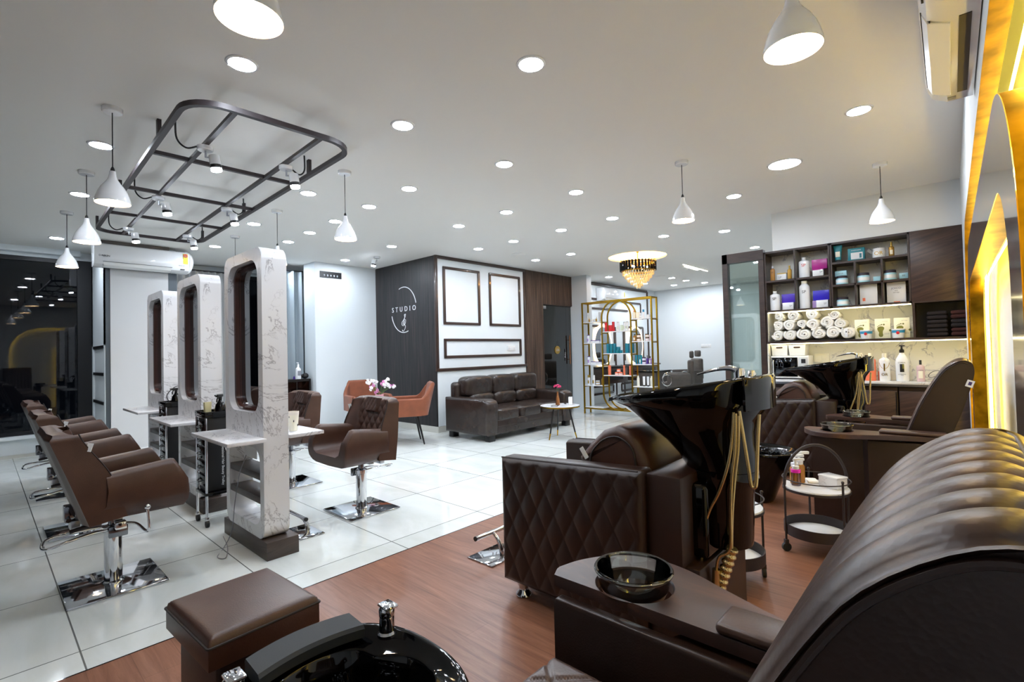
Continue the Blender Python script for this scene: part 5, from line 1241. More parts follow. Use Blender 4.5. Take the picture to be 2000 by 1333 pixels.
carton('product_box', 'pale blue box lying on the dark lidded jar in the left small cell', .985, 2.0725, .112, .062, 'skyblue', txt='scrub', ts=.022, tcol='ink_grey', tz=.5, dp=.07)
jar('mask_jar', 'pale blue jar with dark lid in the middle small cell of the upper row', .775, 1.972, .060, .108, 'skyblue', 'dark_lid', grp=g)
carton('product_box', 'tiny pale blue box right of the jar in the middle small cell', .655, 1.972, .064, .058, 'skyblue')
jar('mask_jar', 'pale blue jar with dark lid in the right small cell of the upper row', .540, 1.972, .060, .108, 'skyblue', 'dark_lid', grp=g)
carton('product_box', 'pale blue box with barcode right of the jar in the right small cell', .424, 1.972, .075, .068, 'skyblue', txt='|||||', ts=.02, tcol='ink')
jar('mask_jar', 'pale blue jar with dark lid alone in the lowest left small cell', .975, 1.727, .060, .100, 'skyblue', 'dark_lid', grp=g)
t = carton('product_box', 'plain large white box with a small orange mark in the middle lower cell', .735, 1.727, .160, .225, 'white_gloss', dp=.05); ob('orange_mark', B().box(-.001, 0, .03, .055, .04, .075), 'coral', t)
t = carton('product_box', 'large white box with dark lettering in the right lower cell', .492, 1.727, .162, .22, 'white_gloss', dp=.05); text('JOICO', .030, 'ink_grey', (-.001, 0, .155), NX, t); text('defy\ndamage', .018, 'ink_grey', (-.001, 0, .12), NX, t); ob('orange_mark', B().box(-.001, 0, -.03, .025, .005, .014), 'coral', t)
def footbox(y, lb):
    t = carton('mask_box', lb, y, 1.3465, .135, .215, 'cream_box', dp=.03, grp='yellow boxes with a footprint')
    fp = B(); pts = [(.022, .025), (.024, .045), (.020, .065), (.030, .085), (.036, .105), (.030, .122), (.010, .132), (-.012, .130), (-.026, .118), (-.024, .100), (-.014, .082), (-.012, .060), (-.016, .035), (-.008, .018), (.010, .015)]
    fp.prism([(a + .012, b_) for a, b_ in pts], 'x', -.0012, 0); ob('footprint', fp, 'olive', t)
    tb = B()
    for k, (a, b_, r) in enumerate(((-.012, .150, .0085), (.008, .150, .0065), (.022, .145, .0055), (.034, .138, .005), (.044, .130, .004))): tb.cyl((-.0012, a, b_), (0, a, b_), r, seg=14)
    ob('toe_prints', tb, 'olive', t); ob('thumb_notch', B().cyl((-.001, -.0665, .085), (0, -.0665, .085), .012, seg=16), 'olive', t)
    text('FOOT MASK', .009, 'ink_grey', (-.001, -.022, .185), NX, t); text('Hydrating\nMoisture set', .009, 'ink_grey', (-.001, -.035, .05), NX, t)
footbox(.806, 'yellow box with a green footprint, left one of three, behind a white tub'); footbox(.622, 'yellow box with a green footprint, middle one of three, nothing in front'); footbox(.457, 'yellow box with a green footprint, right one of three, behind a white tub')
for y, lb in ((.768, 'white and blue tub with a red apple, in front of the left yellow box'), (.487, 'white and blue tub with a red apple, in front of the right yellow box')):
    t = thing('cream_tub', lb, 'tub', (XF - .0 + .062, y, 1.3465), group='white and blue tubs')
    ob('tub_body', B().lathe([(0, 0), (.049, 0), (.057, .085), (0, .085)], seg=32), 'white_gloss', t); ob('blue_band', B().lathe([(.0555, .055), (.0578, .085), (.056, .085)], seg=32), 'label_blue', t)
    ob('lid', B().lathe([(.060, .083), (.061, .094), (.057, .098), (0, .098)], seg=32), 'white_gloss', t); ob('apple_print', B().ball((-.0555, .0, .055), .003, .015, .017, 12, 8), 'red', t)
# counter things
def bin_(y, w_, lb):
    t = thing('storage_bin', lb, 'bin', (XF + .055, y, 1.172), group='white storage bins')
    ob('bin_body', B().loft([[(x, yy, z) for x, yy in ((0 + i, -w_ / 2 + i), (.2 - i, -w_ / 2 + i), (.2 - i, w_ / 2 - i), (0 + i, w_ / 2 - i))] for z, i in ((0, .008), (.122, 0), (.122, .006), (.01, .014))]), 'white_plastic', t, sharp=30)
    ob('rim', B().bar([(0, -w_ / 2, .122), (.2, -w_ / 2, .122), (.2, w_ / 2, .122), (0, w_ / 2, .122)], .004, .003, True), 'white_plastic', t)
    ob('handle_slot', B().prism(rrect(-.036, .036, .088, .104, .008, 5), 'x', -.001, .003), 'molding', t)
bin_(1.642, .18, 'white plastic bin with a handle slot, left one on top of the oven'); bin_(1.452, .18, 'white plastic bin with a handle slot, right one on top of the oven')
t = thing('oven', 'white toaster oven with dark glass door at the left end of the counter', 'oven', (XF + .03, 1.53, .8825))
ob('casing', B().box(.006, .25, -.205, .205, .015, .285, .008), 'white_plastic', t); d = ob('door', B().box(-.004, .006, -.085, .195, .035, .265, .004), 'black_gloss', t)
ob('door_glass', B().box(-.006, -.003, -.06, .15, .07, .235, .002), 'dark_mirror', d); ob('door_handle', B().tube([(-.012, .175, .07), (-.022, .175, .09), (-.022, .175, .21), (-.012, .175, .23)], .006, 8), 'white_gloss', d)
ob('control_panel', B().box(-.001, .006, -.19, -.10, .03, .265, .002), 'silver_grey', t)
for z in (.10, .155): ob('knob', B().cyl((-.014, -.145, z), (0, -.145, z), .016, seg=20), 'white_gloss', t)
ob('display', B().box(-.003, 0, -.17, -.125, .195, .245), 'ink', t)
for x in (.03, .22):
    for y in (-.17, .17): ob('foot', B().cyl((x, y, 0), (x, y, .018), .012), 'rubber', t)
t = thing('wall_switch', 'double white switch plate on the marble backsplash', 'socket', (XF + .252, 1.235, 1.085)); ob('plate', B().box(-.006, .012, -.075, .075, 0, .10, .003), 'cream', t); ob('rocker', B().box(-.009, 0, -.055, -.005, .02, .08, .002), 'cream', t); ob('rocker', B().box(-.009, 0, .005, .055, .02, .08, .002), 'cream', t)
bottle('shampoo_bottle', 'orange shampoo bottle with pale cap just behind the far basin rim', .835, .8825, .080, .305, 'coral', 'cream', x=.13, caph=.14, capr=.38)
bottle('shampoo_bottle', 'orange shampoo bottle with pale cap, right of the far basin, nearest of the row', .742, .8825, .096, .305, 'coral', 'cream', x=.08, caph=.14, capr=.38, txt='wella', tcol='cream', tsize=.022)
carton('product_box', 'small orange box behind the orange bottle on the counter', .665, .8825, .045, .10, 'coral', x=.16)
t = bottle('shampoo_bottle', 'white shampoo bottle with gold letter I and oval lines', .617, .8825, .098, .30, 'white_gloss', 'cream', x=.07, caph=.13, capr=.40, txt=None)
ob('gold_bar', B().box(-.0325, -.029, -.006, .006, .11, .19), 'gold', t); text('OR', .04, 'gold', (-.033, 0, .07), NX, t)
ob('gold_curve', B().tube([(-.029 + .012 * (abs(cos(a)) ** 3), .042 * cos(a), .20 - .065 * sin(a)) for a in [pi * i / 16 for i in range(17)]], .002, 6), 'gold', t)
t = thing('pump_bottle', 'large white pump bottle with black pump and dark square label on the counter', 'bottle', (XF + .08, .467, .8825))
ob('bottle_body', B().lathe([(0, 0), (.053, 0), (.057, .008), (.059, .20), (.053, .235), (.035, .27), (.024, .29), (.022, .31), (0, .31)], seg=36, sx=.7), 'white_gloss', t); ob('pump_head', B().lathe([(.022, .305), (.022, .335), (.010, .345), (.008, .375), (0, .375)], seg=20).box(-.02, .02, -.028, .02, .372, .386, .005), 'black_satin', t)
ob('front_label', B().box(-.044, -.038, -.018, .018, .10, .185, .001), 'ink', t); ob('label_accent', B().box(-.045, -.04, -.016, -.004, .135, .182), 'olive', t); text("L'OREAL", .017, 'ink', (-.0445, 0, .20), NX, t); text('PROFESSIONNEL\nPARIS', .009, 'ink', (-.0445, 0, .07), NX, t)
bottle('shampoo_bottle', 'small pinkish bottle with pointed black tip, rightmost on the counter', .317, .8825, .068, .225, 'pinkish', 'black_satin', x=.07, caph=.20, capr=.30, lab='cream', txt="L'OREAL", tcol='ink', tsize=.013)
t = thing('hair_ring', 'thin black ring lying tilted against the backsplash right of the bottles', 'ring', (XF + .15, .215, .96)); ob('ring', B().tube([(.01 * sin(a), .045 * cos(a), .028 * sin(a) - .022 * cos(a)) for a in [2 * pi * i / 32 for i in range(32)]], .003, 6, True), 'black_satin', t)
t = thing('spray_bottle', 'dark teal bottle shoulder showing behind the two orange bottles', 'bottle', (XF + .17, .785, .8825)); ob('bottle', B().lathe([(0, 0), (.03, 0), (.03, .22), (.018, .25), (.018, .28), (0, .28)], seg=20), 'black_satin', t)
# pale countertop rim seen right of the pedicure chair
# ================================================================== GOLD DISPLAY SHELF
GX0, GX1 = 8.36, 8.575
t = thing('display_shelf', 'tall gold framed open display shelf with a stadium shaped arch and white shelves', 'shelf', (GX0, 4.93, 0)); GS = t
cy_ = 4.93
for x in (0, GX1 - GX0):
    nm = 'front_frame' if x == 0 else 'rear_frame'
    b = B(); hw = .013
    for y in (5.695, 4.172): b.box(x - hw, x + hw, y - cy_ - hw, y - cy_ + hw, 0, 2.26)
    b.box(x - hw, x + hw, 4.172 - cy_, 5.695 - cy_, 2.235, 2.26).box(x - hw, x + hw, 4.172 - cy_, 5.695 - cy_, .10, .125)
    ob(nm, b, 'gold', t)
    P = [(x, a - cy_, z) for a, z in rrect(4.60, 5.238, .115, 2.245, .319, 14)]
    ob('arch_rail', B().bar(P, .012, .012, True, up=(1, 0, 0)), 'gold', t)
SHV = [('L', 1.86), ('L', 1.437), ('L', 1.005), ('L', .582), ('L', .145), ('M', 1.65), ('M', 1.218), ('M', .79), ('R', 1.868), ('R', 1.440), ('R', 1.005), ('R', .588)]
RG = {'L': (5.25, 5.68), 'M': (4.612, 5.226), 'R': (4.185, 4.588)}
for s_, z in SHV:
    a, c_ = RG[s_]
    ob('shelf_board', B().box(.0, GX1 - GX0, a - cy_, c_ - cy_, z - .018, z, .001), 'white_gloss', t)
    ob('shelf_rail', B().box(0, GX1 - GX0, a - cy_ - .012, a - cy_ + .006, z - .038, z - .018), 'gold', t)
    ob('shelf_rail', B().box(0, GX1 - GX0, c_ - cy_ - .006, c_ - cy_ + .012, z - .038, z - .018), 'gold', t)
for y in (5.695, 4.172):
    for z in (2.247, .112): ob('tie_bar', B().box(0, GX1 - GX0, y - cy_ - .012, y - cy_ + .012, z - .012, z + .012), 'gold', t)
XF_SAVE = XF; XF = GX0
def P_(kind, y, w_, z, h, body, cap, lb, x=.06, **k):
    sz = {L: zz for L, zz in ()}
    zz = min([q for _, q in SHV], key=lambda q: abs(q - z)) if k.pop('snap', True) else z
    g = 'products on the gold shelf'
    if kind == 'b': return bottle('product_bottle', lb, y, zz, w_, h, body, cap, x=x, grp=None, flat=1, **k)
    if kind == 'c': return carton('product_box', lb, y, zz, w_, h, body, x=x, dp=k.pop('dp', .05), **k)
    if kind == 'j': return jar('product_jar', lb, y, zz, w_ / 2, h, body, cap, x=x, **k)
# top left
P_('b', 5.595, .044, 1.86, .19, 'silver_grey', 'silver_grey', 'tall silver bottle at the left end of the top left gold shelf', capr=.95, caph=.3)
P_('b', 5.548, .03, 1.86, .085, 'gold_bottle', 'gold_cap', 'tiny gold bottle right of the tall silver bottle, top left gold shelf', caph=.3, x=.03)
P_('j', 5.492, .058, 1.86, .048, 'silver_grey', 'sand_paper', 'low pale jar on the top left gold shelf, left one of two')
P_('j', 5.428, .062, 1.86, .055, 'silver_grey', 'sand_paper', 'low pale jar on the top left gold shelf, right one of two')
P_('b', 5.378, .034, 1.86, .095, 'gold_bottle', 'gold_cap', 'small gold bottle before the tall grey one, top left gold shelf', x=.03, caph=.35)
P_('b', 5.332, .046, 1.86, .19, 'silver_grey', 'silver_grey', 'tall grey bottle at the right end of the top left gold shelf', capr=.95, caph=.3, x=.08)
# second left
P_('b', 5.603, .058, 1.437, .165, 'white_gloss', 'deep_violet', 'white bottle with purple cap on the second left gold shelf', capr=.95, caph=.1, lab='lavender')
P_('c', 5.50, .10, 1.437, .052, 'white_gloss', None, 'flat white box with purple top, left one on the second left gold shelf'); P_('c', 5.395, .10, 1.437, .052, 'white_gloss', None, 'flat white box with purple top, right one on the second left gold shelf')
P_('b', 5.312, .045, 1.437, .165, 'white_gloss', 'deep_violet', 'white bottle with purple cap behind the arch post, second left gold shelf', capr=.95, caph=.1, x=.10)
# third left
P_('b', 5.600, .062, 1.005, .16, 'white_gloss', 'deep_violet', 'white bottle with purple cap at the left of the third left gold shelf', capr=.95, caph=.1, lab='lavender')
P_('c', 5.50, .115, 1.005, .048, 'white_gloss', None, 'flat white box with plum top, left one on the third left gold shelf'); P_('c', 5.38, .115, 1.005, .048, 'white_gloss', None, 'flat white box with plum top, right one on the third left gold shelf')
for o in [o for o in COL.objects if o.get('category') == 'box' and 'flat white box' in str(o.get('label'))]:
    w2 = .05 if 'second' in o['label'] else .0575; ob('purple_top', B().box(-.0005, .0505, -w2 - .0005, w2 + .0005, .040, .0535), 'deep_violet', o)
# fourth left
P_('b', 5.615, .058, .582, .20, 'white_gloss', 'gold_cap', 'white bottle with gold band and grey cap on the fourth left gold shelf', capr=.95, caph=.25, lab='gold_cap')
P_('b', 5.50, .055, .582, .20, 'white_gloss', 'white_gloss', 'tall white bottle second from the left on the fourth left gold shelf', capr=.95, caph=.2, lab='gold_cap')
P_('j', 5.405, .088, .582, .092, 'gold_bottle', 'silver_grey', 'round gold jar with pale lid on the fourth left gold shelf')
P_('b', 5.318, .04, .582, .155, 'gold_bottle', 'gold_cap', 'slim gold bottle at the right of the fourth left gold shelf', x=.09)
# middle top
P_('b', 5.180, .052, 1.65, .18, 'red', 'red', 'red bottle at the left of the middle gold shelf', capr=.97, caph=.15); P_('c', 5.088, .078, 1.65, .125, 'red', None, 'red box between two red bottles on the middle gold shelf'); P_('b', 5.012, .052, 1.65, .186, 'red', 'red', 'red bottle right of the red box on the middle gold shelf', capr=.97, caph=.15)
P_('b', 4.908, .050, 1.65, .182, 'white_gloss', 'silver_grey', 'white and green bottle alone, right of the red products', capr=.97, caph=.12, lab='pale_green')
P_('c', 4.832, .062, 1.65, .115, 'pale_green', None, 'pale green box on the middle gold shelf beside white bottles'); P_('b', 4.768, .048, 1.65, .172, 'white_gloss', 'silver_grey', 'white and green bottle right of the pale green box', capr=.97, caph=.12, lab='pale_green'); P_('b', 4.706, .046, 1.65, .176, 'white_gloss', 'silver_grey', 'white and green bottle at the right end of the middle gold shelf', capr=.97, caph=.12, lab='pale_green')
# middle second: teal
for i, (y, w_) in enumerate(((5.159, .052), (5.084, .052), (5.008, .050))): P_('c', y, w_, 1.218, .19, 'teal', None, 'tall teal box, %s of three at the left of the teal shelf' % ['leftmost', 'middle one', 'rightmost'][i])
P_('c', 4.945, .064, 1.218, .125, 'teal', None, 'lower teal box stacked beside the tall teal boxes', x=.09, dp=.05); P_('c', 4.925, .05, 1.218, .06, 'teal_box', None, 'small teal box in front of the lower teal box', x=.02); P_('c', 4.872, .045, 1.218, .06, 'teal', None, 'small teal box at the right foot of the teal stack')
P_('c', 4.732, .070, 1.218, .187, 'teal', None, 'wide teal box standing alone at the right of the teal shelf'); P_('c', 4.645, .045, 1.218, .187, 'teal', None, 'teal box behind the right arch post on the teal shelf', x=.10)
# middle third: orange
P_('b', 5.125, .058, .79, .192, 'coral', 'coral', 'orange bottle at the left of the orange shelf', capr=.97, caph=.12); 
P_('j', 4.965, .076, .79, .060, 'coral', 'coral', 'low orange jar at the bottom left of the orange pile'); P_('j', 4.880, .076, .79, .060, 'coral', 'coral', 'low orange jar at the bottom right of the orange pile')
P_('j', 4.922, .074, .852, .058, 'coral', 'coral', 'orange jar on top of two others in the orange pile', snap=False); P_('b', 4.845, .040, .79, .19, 'coral', 'coral', 'tall orange bottle behind the orange jars', capr=.97, caph=.12, x=.14); P_('b', 4.668, .044, .79, .187, 'coral', 'coral', 'orange bottle beside the right arch post on the orange shelf', capr=.97, caph=.12)
# right top
P_('b', 4.558, .056, 1.868, .155, 'cream', 'orange', 'cream bottle with orange cap at the left of the top right gold shelf', caph=.16); P_('c', 4.487, .066, 1.868, .12, 'cream', None, 'cream box beside the orange capped bottle, top right gold shelf'); P_('j', 4.428, .04, 1.868, .098, 'silver_grey', 'white_gloss', 'small white jar in the middle of the top right gold shelf')
P_('b', 4.362, .044, 1.868, .162, 'white_gloss', 'label_blue', 'white bottle with blue cap on the top right gold shelf', caph=.3, capr=.8); P_('c', 4.278, .062, 1.868, .062, 'white_gloss', None, 'small white square box at the right of the top right gold shelf')
# right second
P_('b', 4.555, .060, 1.440, .137, 'amber', 'ink', 'amber bottle with black cap at the left of the second right gold shelf', caph=.2, lab='cream')
for i, (y, z, lb) in enumerate(((4.472, 1.440, 'lower amber jar of the left stack on the second right gold shelf'), (4.472, 1.507, 'upper amber jar of the left stack on the second right gold shelf'), (4.300, 1.440, 'lower pink jar of the right stack on the second right gold shelf'), (4.300, 1.507, 'upper peach jar of the right stack on the second right gold shelf'))):
    P_('j', y, .080, z, .064, ['peach', 'peach', 'pinkish', 'peach'][i], 'ink', lb, snap=False)
P_('b', 4.222, .060, 1.440, .137, 'pinkish', 'ink', 'pinkish bottle with black cap at the right of the second right gold shelf', caph=.2)
# right third
for i, (y, w_, m_) in enumerate(((4.540, .052, 'teal'), (4.487, .046, 'teal'), (4.437, .048, 'teal_box'))):
    t = thing('cream_tube', 'teal cream tube, %s of three on the third right gold shelf' % ['leftmost', 'middle one', 'rightmost'][i], 'tube', (GX0 + .06, y, 1.005))
    ob('tube_body', B().loft([[(rx * cos(a), ry * sin(a), z) for a in [2 * pi * k / 20 for k in range(20)]] for rx, ry, z in ((.016, w_ * .36, .02), (.014, w_ * .42, .08), (.003, w_ * .5, .172))]), m_, t); ob('cap', B().cyl((0, 0, 0), (0, 0, .022), .017), 'label_blue', t)
for z, q in ((1.005, 'lower'), (1.071, 'upper')): P_('j', 4.378, .072, z, .064, 'lavender', 'ink', q + ' lavender jar of the stack on the third right gold shelf', snap=False)
P_('b', 4.312, .040, 1.005, .165, 'deep_violet', 'ink', 'slim violet bottle with pointed black cap on the third right gold shelf', caph=.3); P_('b', 4.252, .046, 1.005, .145, 'lavender', 'ink', 'lavender bottle, left one of two at the right of the third right gold shelf', caph=.2, lab='cream'); P_('b', 4.203, .044, 1.005, .145, 'lavender', 'ink', 'lavender bottle behind the right gold post on the third right shelf', caph=.2, lab='cream')
# right fourth
P_('b', 4.510, .050, .588, .195, 'cream', 'cream', 'cream bottle at the left of the lowest right gold shelf', capr=.6, caph=.12); P_('b', 4.238, .050, .588, .195, 'cream', 'cream', 'cream bottle at the right of the lowest right gold shelf', capr=.6, caph=.12)
for i, y in enumerate((4.392, 4.310)):
    t = thing('cream_tube', 'white cream tube with dark cap, %s one on the lowest right gold shelf' % ['left', 'right'][i], 'tube', (GX0 + .06, y, .588))
    ob('tube_body', B().loft([[(rx * cos(a), ry * sin(a), z) for a in [2 * pi * k / 20 for k in range(20)]] for rx, ry, z in ((.015, .020, .024), (.012, .023, .09), (.002, .026, .186))]), 'white_gloss', t); ob('cap', B().cyl((0, 0, 0), (0, 0, .026), .016), 'ink', t)
XF = XF_SAVE
# ================================================================== FAR SALON
def oval_mirror(x, z, lb):
    t = thing('oval_mirror', lb, 'mirror', (x, YB - .03, z)); hx, hz_ = .36, .46
    ring_ = lambda k, y: [(hx * k * cos(2 * pi * i / 48), y, hz_ * k * sin(2 * pi * i / 48)) for i in range(48)]
    ob('glass', B().loft([ring_(1, -.01), ring_(1, .0)]), 'mirror', t); ob('light_rim', B().loft([ring_(1.0, -.011), ring_(1.13, -.008), ring_(1.13, .015), ring_(1.0, .015)], False, False), 'oval_warm', t)
oval_mirror(10.12, 1.38, 'oval mirror with glowing rim in the far salon, left one seen through the gold shelf'); oval_mirror(11.72, 1.38, 'oval mirror with glowing rim in the far salon, right one seen through the gold shelf')
def vanity(x, lb):
    t = thing('vanity_counter', lb, 'counter', (x, YB - .2, .5))
    ob('top', B().box(-.60, .60, -.22, .2, .36, .40, .003), 'black_satin', t)
    ob('cabinet_body', B().box(-.58, .58, -.19, .2, .0, .36, .003), 'walnut_frame', t); ob('open_niche', B().box(-.35, .35, -.195, -.185, .08, .30), 'black_mat', t)
vanity(10.05, 'dark floating vanity counter under the left oval mirror'); vanity(11.75, 'dark floating vanity counter under the right oval mirror')
def barber(lb, loc, rz, head=True):
    t = thing('barber_chair', lb, 'chair', loc, rz)
    ob('floor_plate', B().cyl((0, 0, 0), (0, 0, .03), .30, seg=32), 'chrome_dark', t); ob('column', B().cyl((0, 0, .03), (0, 0, .40), .06), 'chrome', t)
    ob('seat', B().box(-.28, .28, -.27, .27, .38, .55, .05, 3), 'grey_leather', t); ob('backrest', B().box(-.34, -.22, -.24, .24, .50, 1.02, .045, 3), 'grey_leather', t)
    ob('headrest', B().box(-.35, -.26, -.11, .11, 1.06, 1.22, .035, 3), 'grey_leather', t)
    for s_ in (-1, 1): ob('armrest', B().box(-.26, .22, s_ * .32 - .035, s_ * .32 + .035, .42, .74, .02, 2), 'grey_leather', t); ob('arm_loop', B().tube([(.22 + .10 * sin(a), s_ * .36, .60 + .12 * cos(a)) for a in [2 * pi * i / 20 for i in range(20)]], .012, 8, True), 'chrome', t)
    return t
leather('grey_leather', '#4b4744', '#5c5652', .45, 120)
barber('grey barber chair with headrest against the white end wall of the far salon', (11.9, 5.05, 0), 2.4)
barber('grey barber chair seen behind the right post of the gold shelf', (10.4, 4.62, 0), 2.0)
t = thing('wash_unit', 'dark chest high cabinet beside the far barber chairs', 'cabinet', (11.0, 5.45, 0)); ob('body', B().box(-.45, .35, -.25, .25, .04, .74, .02), 'grey_leather', t); ob('top', B().box(-.47, .37, -.27, .27, .74, .77, .006), 'black_gloss', t); ob('plinth', B().box(-.4, .3, -.2, .2, 0, .05), 'black_mat', t)
t = thing('wall_switch', 'white switch plate on the bare end wall of the far salon', 'socket', (12.98, 4.95, 1.33)); ob('plate', B().box(-.012, 0, -.13, .13, -.045, .045, .003), 'white_plastic', t)
for i in range(3): ob('rocker', B().box(-.016, -.01, -.10 + i * .07, -.05 + i * .07, -.022, .022, .002), 'white_gloss', t)
# ================================================================== SOFA, ARMCHAIRS, TABLES
t = thing('sofa', 'dark brown three seat leather sofa under the framed panels of the white wall', 'sofa', (5.93, 5.58, 0)); SF = t
def puff(x0, x1, y0, y1, z0, z1, e=.42, nu=40, nv=22, wr=.0):
    return B().ball(((x0 + x1) / 2, (y0 + y1) / 2, (z0 + z1) / 2), (x1 - x0) / 2, (y1 - y0) / 2, (z1 - z0) / 2, nu, nv, e)
for s_ in (-1, 1):
    b = B(); P = [(-.60, .09), (.36, .09), (.36, .60), (.30, .62), (-.50, .605), (-.58, .585), (-.605, .52), (-.60, .42), (-.64, .30), (-.60, .10)]
    P = [(-.565, .09), (.36, .09), (.36, .62), (-.48, .615), (-.56, .59), (-.59, .54), (-.585, .40)]
    b.prism(P, 'x', s_ * .80 if s_ > 0 else -1.045, 1.045 if s_ > 0 else -.80, .045, 4)
    ob('armrest', b, 'leather_sofa', t, sharp=60)
    ob('leg', B().box(s_ * .92 - .06, s_ * .92 + .06, -.56, -.46, 0, .09, .006), 'black_satin', t); ob('leg', B().box(s_ * .92 - .06, s_ * .92 + .06, .24, .34, 0, .09, .006), 'black_satin', t)
ob('base', B().box(-.80, .80, -.545, .36, .085, .30, .02, 3), 'leather_sofa', t)
ob('back_frame', B().box(-.93, .93, .20, .375, .10, .84, .06, 4), 'leather_sofa', t)
for i in range(3):
    x0, x1 = -.80 + i * .535, -.80 + i * .535 + .53
    ob('seat_cushion', puff(x0, x1, -.555, .16, .27, .455, .30), 'leather_sofa', t, sharp=80)
    q = ob('lower_back_cushion', puff(x0 - .005, x1 + .005, -.02, .22, .43, .66, .55), 'leather_sofa', t, sharp=80)
    b = puff(x0 - .01 - (.05 if i == 0 else 0), x1 + .01 + (.05 if i == 2 else 0), .02, .30, .60, .925, .42)
    o = ob('back_cushion', b, 'leather_sofa', t, sharp=80)
ob('seam', B().box(-.80, .80, -.5475, -.545, .20, .204), 'stitch', t)
# terracotta velvet armchairs
def make_armchair():
    """faces +X"""
    t = thing('armchair', '', 'chair')
    ob('seat', B().box(-.24, .27, -.24, .24, .40, .50, .045, 4), 'velvet', t)
    n = 60; rings = []
    def prof(a):   # a -1..1 round the shell; returns (x, y, top, bottom)
        return a
    NU, NV = 96, 30
    def path(u):
        s_ = 2 * u - 1; # U-shape seen from above
        if abs(s_) < .42: return (-.27 - .01 * cos(s_ * 3), s_ / .42 * .20)
        k = (abs(s_) - .42) / .58; sg_ = 1 if s_ > 0 else -1
        if k < .28: a = k / .28 * pi / 2; return (-.27 + .09 * (1 - cos(a)), sg_ * (.20 + .09 * sin(a)))
        return (-.18 + (k - .28) / .72 * .43, sg_ * (.29 + .01 * sin((k - .28) * 3)))
    def top(u):
        s_ = abs(2 * u - 1)
        return lerp(.885, .665, sm((s_ - .36) / .22)) - .05 * sm((s_ - .93) / .07)
    def fn(off):
        def F(u, v):
            x, y = path(u); x2, y2 = path(min(1, u + .004)); x1, y1 = path(max(0, u - .004)); dx, dy = x2 - x1, y2 - y1; L = hypot(dx, dy) + 1e-9
            z = lerp(.42, top(u), v); s_ = abs(2 * u - 1)
            th = .032 * sm((1 - v) / .05 + .05) * (1 if s_ < .98 else .4)
            rib = .006 * abs(sin(pi * (y + .5) / .062)) if (off < 0 and s_ < .45) else 0
            lean = -.11 * ((z - .42) / .46) * (1 - sm((s_ - .36) / .25))
            ox = off * th
            return (x + dy / L * ox * 1 + lean + (rib if off < 0 else 0), y - dx / L * ox, z)
        return F
    b = B(); b.grid(fn(1), NU, NV); nf = len(b.v); b.grid(fn(-1), NU, NV)
    I = lambda i, j, o: o + j * (NU + 1) + i
    for i in range(NU): b.f.append((I(i, NV, 0), I(i + 1, NV, 0), I(i + 1, NV, nf), I(i, NV, nf))); b.f.append((I(i, 0, 0), I(i + 1, 0, 0), I(i + 1, 0, nf), I(i, 0, nf)))
    for j in range(NV): b.f.append((I(0, j, 0), I(0, j + 1, 0), I(0, j + 1, nf), I(0, j, nf))); b.f.append((I(NU, j, 0), I(NU, j + 1, 0), I(NU, j + 1, nf), I(NU, j, nf)))
    ob('backrest_shell', b, 'velvet', t, sharp=70)
    for x in (-.19, .19):
        for y in (-.19, .19): ob('leg', B().cyl((x * .8, y * .8, .41), (x * 1.25, y * 1.2, 0), .018, .011, 12), 'black_satin', t)
    return t
AC_ = make_armchair(); AC_.location = (4.22, 6.02, 0); AC_.rotation_euler = (0, 0, radians(150)); AC_['label'] = 'terracotta velvet armchair in side view before the dark studio wall'; AC_['group'] = 'terracotta velvet armchairs'
dup(AC_, (4.24, 7.08, 0), rz=radians(-100), label='terracotta velvet armchair facing the camera, beside the white pillar wall', group='terracotta velvet armchairs')
# side table with flowers between the armchairs
t = thing('side_table', 'small round side table between the velvet armchairs, mostly hidden behind the styling chair', 'table', (4.09, 6.50, 0))
ob('table_top', B().cyl((0, 0, .53), (0, 0, .55), .24, seg=40), 'marble', t)
for k in range(3): a = 2 * pi * k / 3 + .4; ob('leg', B().cyl((.10 * cos(a), .10 * sin(a), .53), (.20 * cos(a), .20 * sin(a), 0), .011), 'black_satin', t)
t = thing('flower_vase', 'pink vase of white and pink flowers standing between the velvet armchairs', 'vase', (4.09, 6.50, .55))
ob('vase', B().lathe([(0, 0), (.045, 0), (.05, .06), (.065, .15), (.06, .15), (.045, .06), (0, .01)], seg=28), 'pink_vase', t)
random.seed(5); st_ = B(); fw = {'petal_white': B(), 'petal_pink': B()}
for i in range(16):
    a = random.uniform(0, 2 * pi); r = random.uniform(.05, .26); z = random.uniform(.19, .36) + .03 * (r > .15)
    x, y = r * cos(a), r * sin(a) * .8; st_.tube(spline([(0, 0, .12), (x * .4, y * .4, .20), (x, y, z)], 4), .0025, 5)
    m_ = 'petal_pink' if (r < .13 or random.random() < .3) else 'petal_white'
    for c_ in range(3):
        ox, oy, oz = [random.uniform(-.028, .028) for _ in range(3)]
        for p in range(5):
            q = 2 * pi * p / 5 + i; fw[m_].ball((x + ox + .014 * cos(q), y + oy + .014 * sin(q) * .5, z + oz + .014 * sin(q)), .011, .006, .011, 7, 5)
ob('stems', st_, 'stem', t); 
for m_, b in fw.items(): ob('blossoms', b, m_, t)
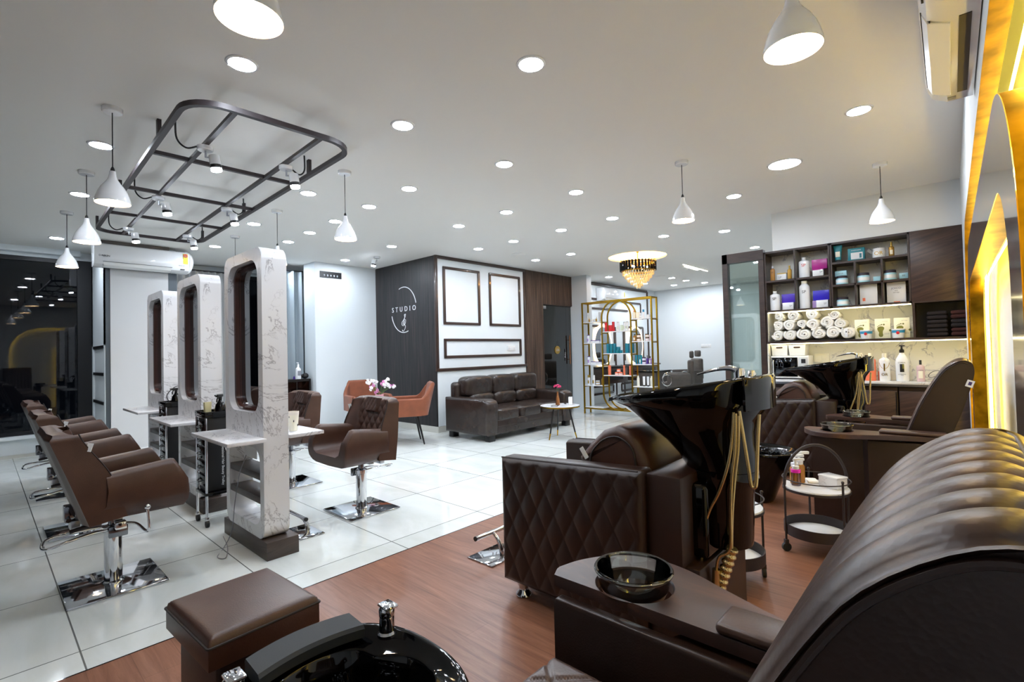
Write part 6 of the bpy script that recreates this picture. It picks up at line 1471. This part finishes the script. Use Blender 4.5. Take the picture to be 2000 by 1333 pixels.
# round side table by the sofa
t = thing('coffee_table', 'small round marble topped table with gold rim and three thin legs before the sofa', 'table', (5.84, 4.42, 0))
ob('table_top', B().cyl((0, 0, .462), (0, 0, .484), .290, seg=56), 'marble', t); ob('gold_rim', B().lathe([(.288, .460), (.293, .460), (.293, .480), (.289, .480)], seg=56), 'gold', t)
for k, (x, y) in enumerate(((-.25, .02), (.13, .16), (.10, -.22))):
    ob('leg', B().cyl((x * .55, y * .55, .455), (x * .9, y * .9, .09), .013, .011, 14), 'black_satin', t); ob('leg_tip', B().cyl((x * .9, y * .9, .09), (x * 1.0, y * 1.0, 0), .0112, .008, 14), 'gold', t)
t = thing('bud_vase', 'slim rose gold vase with a pink flower on the round table', 'vase', (5.84, 4.46, .485)); ob('vase', B().lathe([(0, 0), (.034, 0), (.034, .01), (.026, .09), (.014, .17), (.014, .20), (.011, .20), (.011, .16), (0, .02)], seg=24), 'rose_gold', t)
ob('stems', B().tube([(0, 0, .1), (-.012, .0, .25)], .002, 5).tube([(0, 0, .1), (.012, -.01, .25)], .002, 5), 'stem', t); fb = B(); random.seed(3)
for i in range(46):
    a, c_ = random.uniform(0, 2 * pi), random.uniform(-.2, 1); r = .042; s_ = sqrt(max(0, 1 - c_ * c_)); fb.ball((r * 1.15 * s_ * cos(a) * .8, r * 1.15 * s_ * sin(a) * 1.15, .272 + .028 * c_), .011, .011, .008, 7, 5)
ob('flower_head', fb, 'petal_rose', t)
t = thing('card_holder', 'white block with rose gold line pattern on the round table', 'holder', (5.985, 4.33, .485), radians(35)); ob('block', B().box(-.075, .075, -.03, .03, 0, .115, .006), 'white_gloss', t)
lp = [(-.05, .01), (0, .10), (.05, .01)]; b = B()
for P in ([(-.05, .015), (0, .10), (.05, .015), (-.05, .015)], [(-.05, .055), (.05, .055), (0, .005), (-.05, .055)]): b.tube([(x, -.0315, z) for x, z in P], .0012, 5)
ob('line_pattern', b, 'rose_gold', t)
t = thing('magazine', 'dark magazine lying on the left of the round table', 'magazine', (5.72, 4.42, .485), .5); ob('pages', B().box(-.075, .075, -.05, .05, 0, .006, .001), 'ink', t); ob('cover_photo', B().box(-.06, -.01, -.035, .035, .006, .0068), 'silver_grey', t)
t = thing('pen_tray', 'small dark pen tray lying behind the white block on the table', 'tray', (6.02, 4.46, .485), .9); ob('body', B().box(-.05, .05, -.012, .012, 0, .01, .003), 'ink', t)
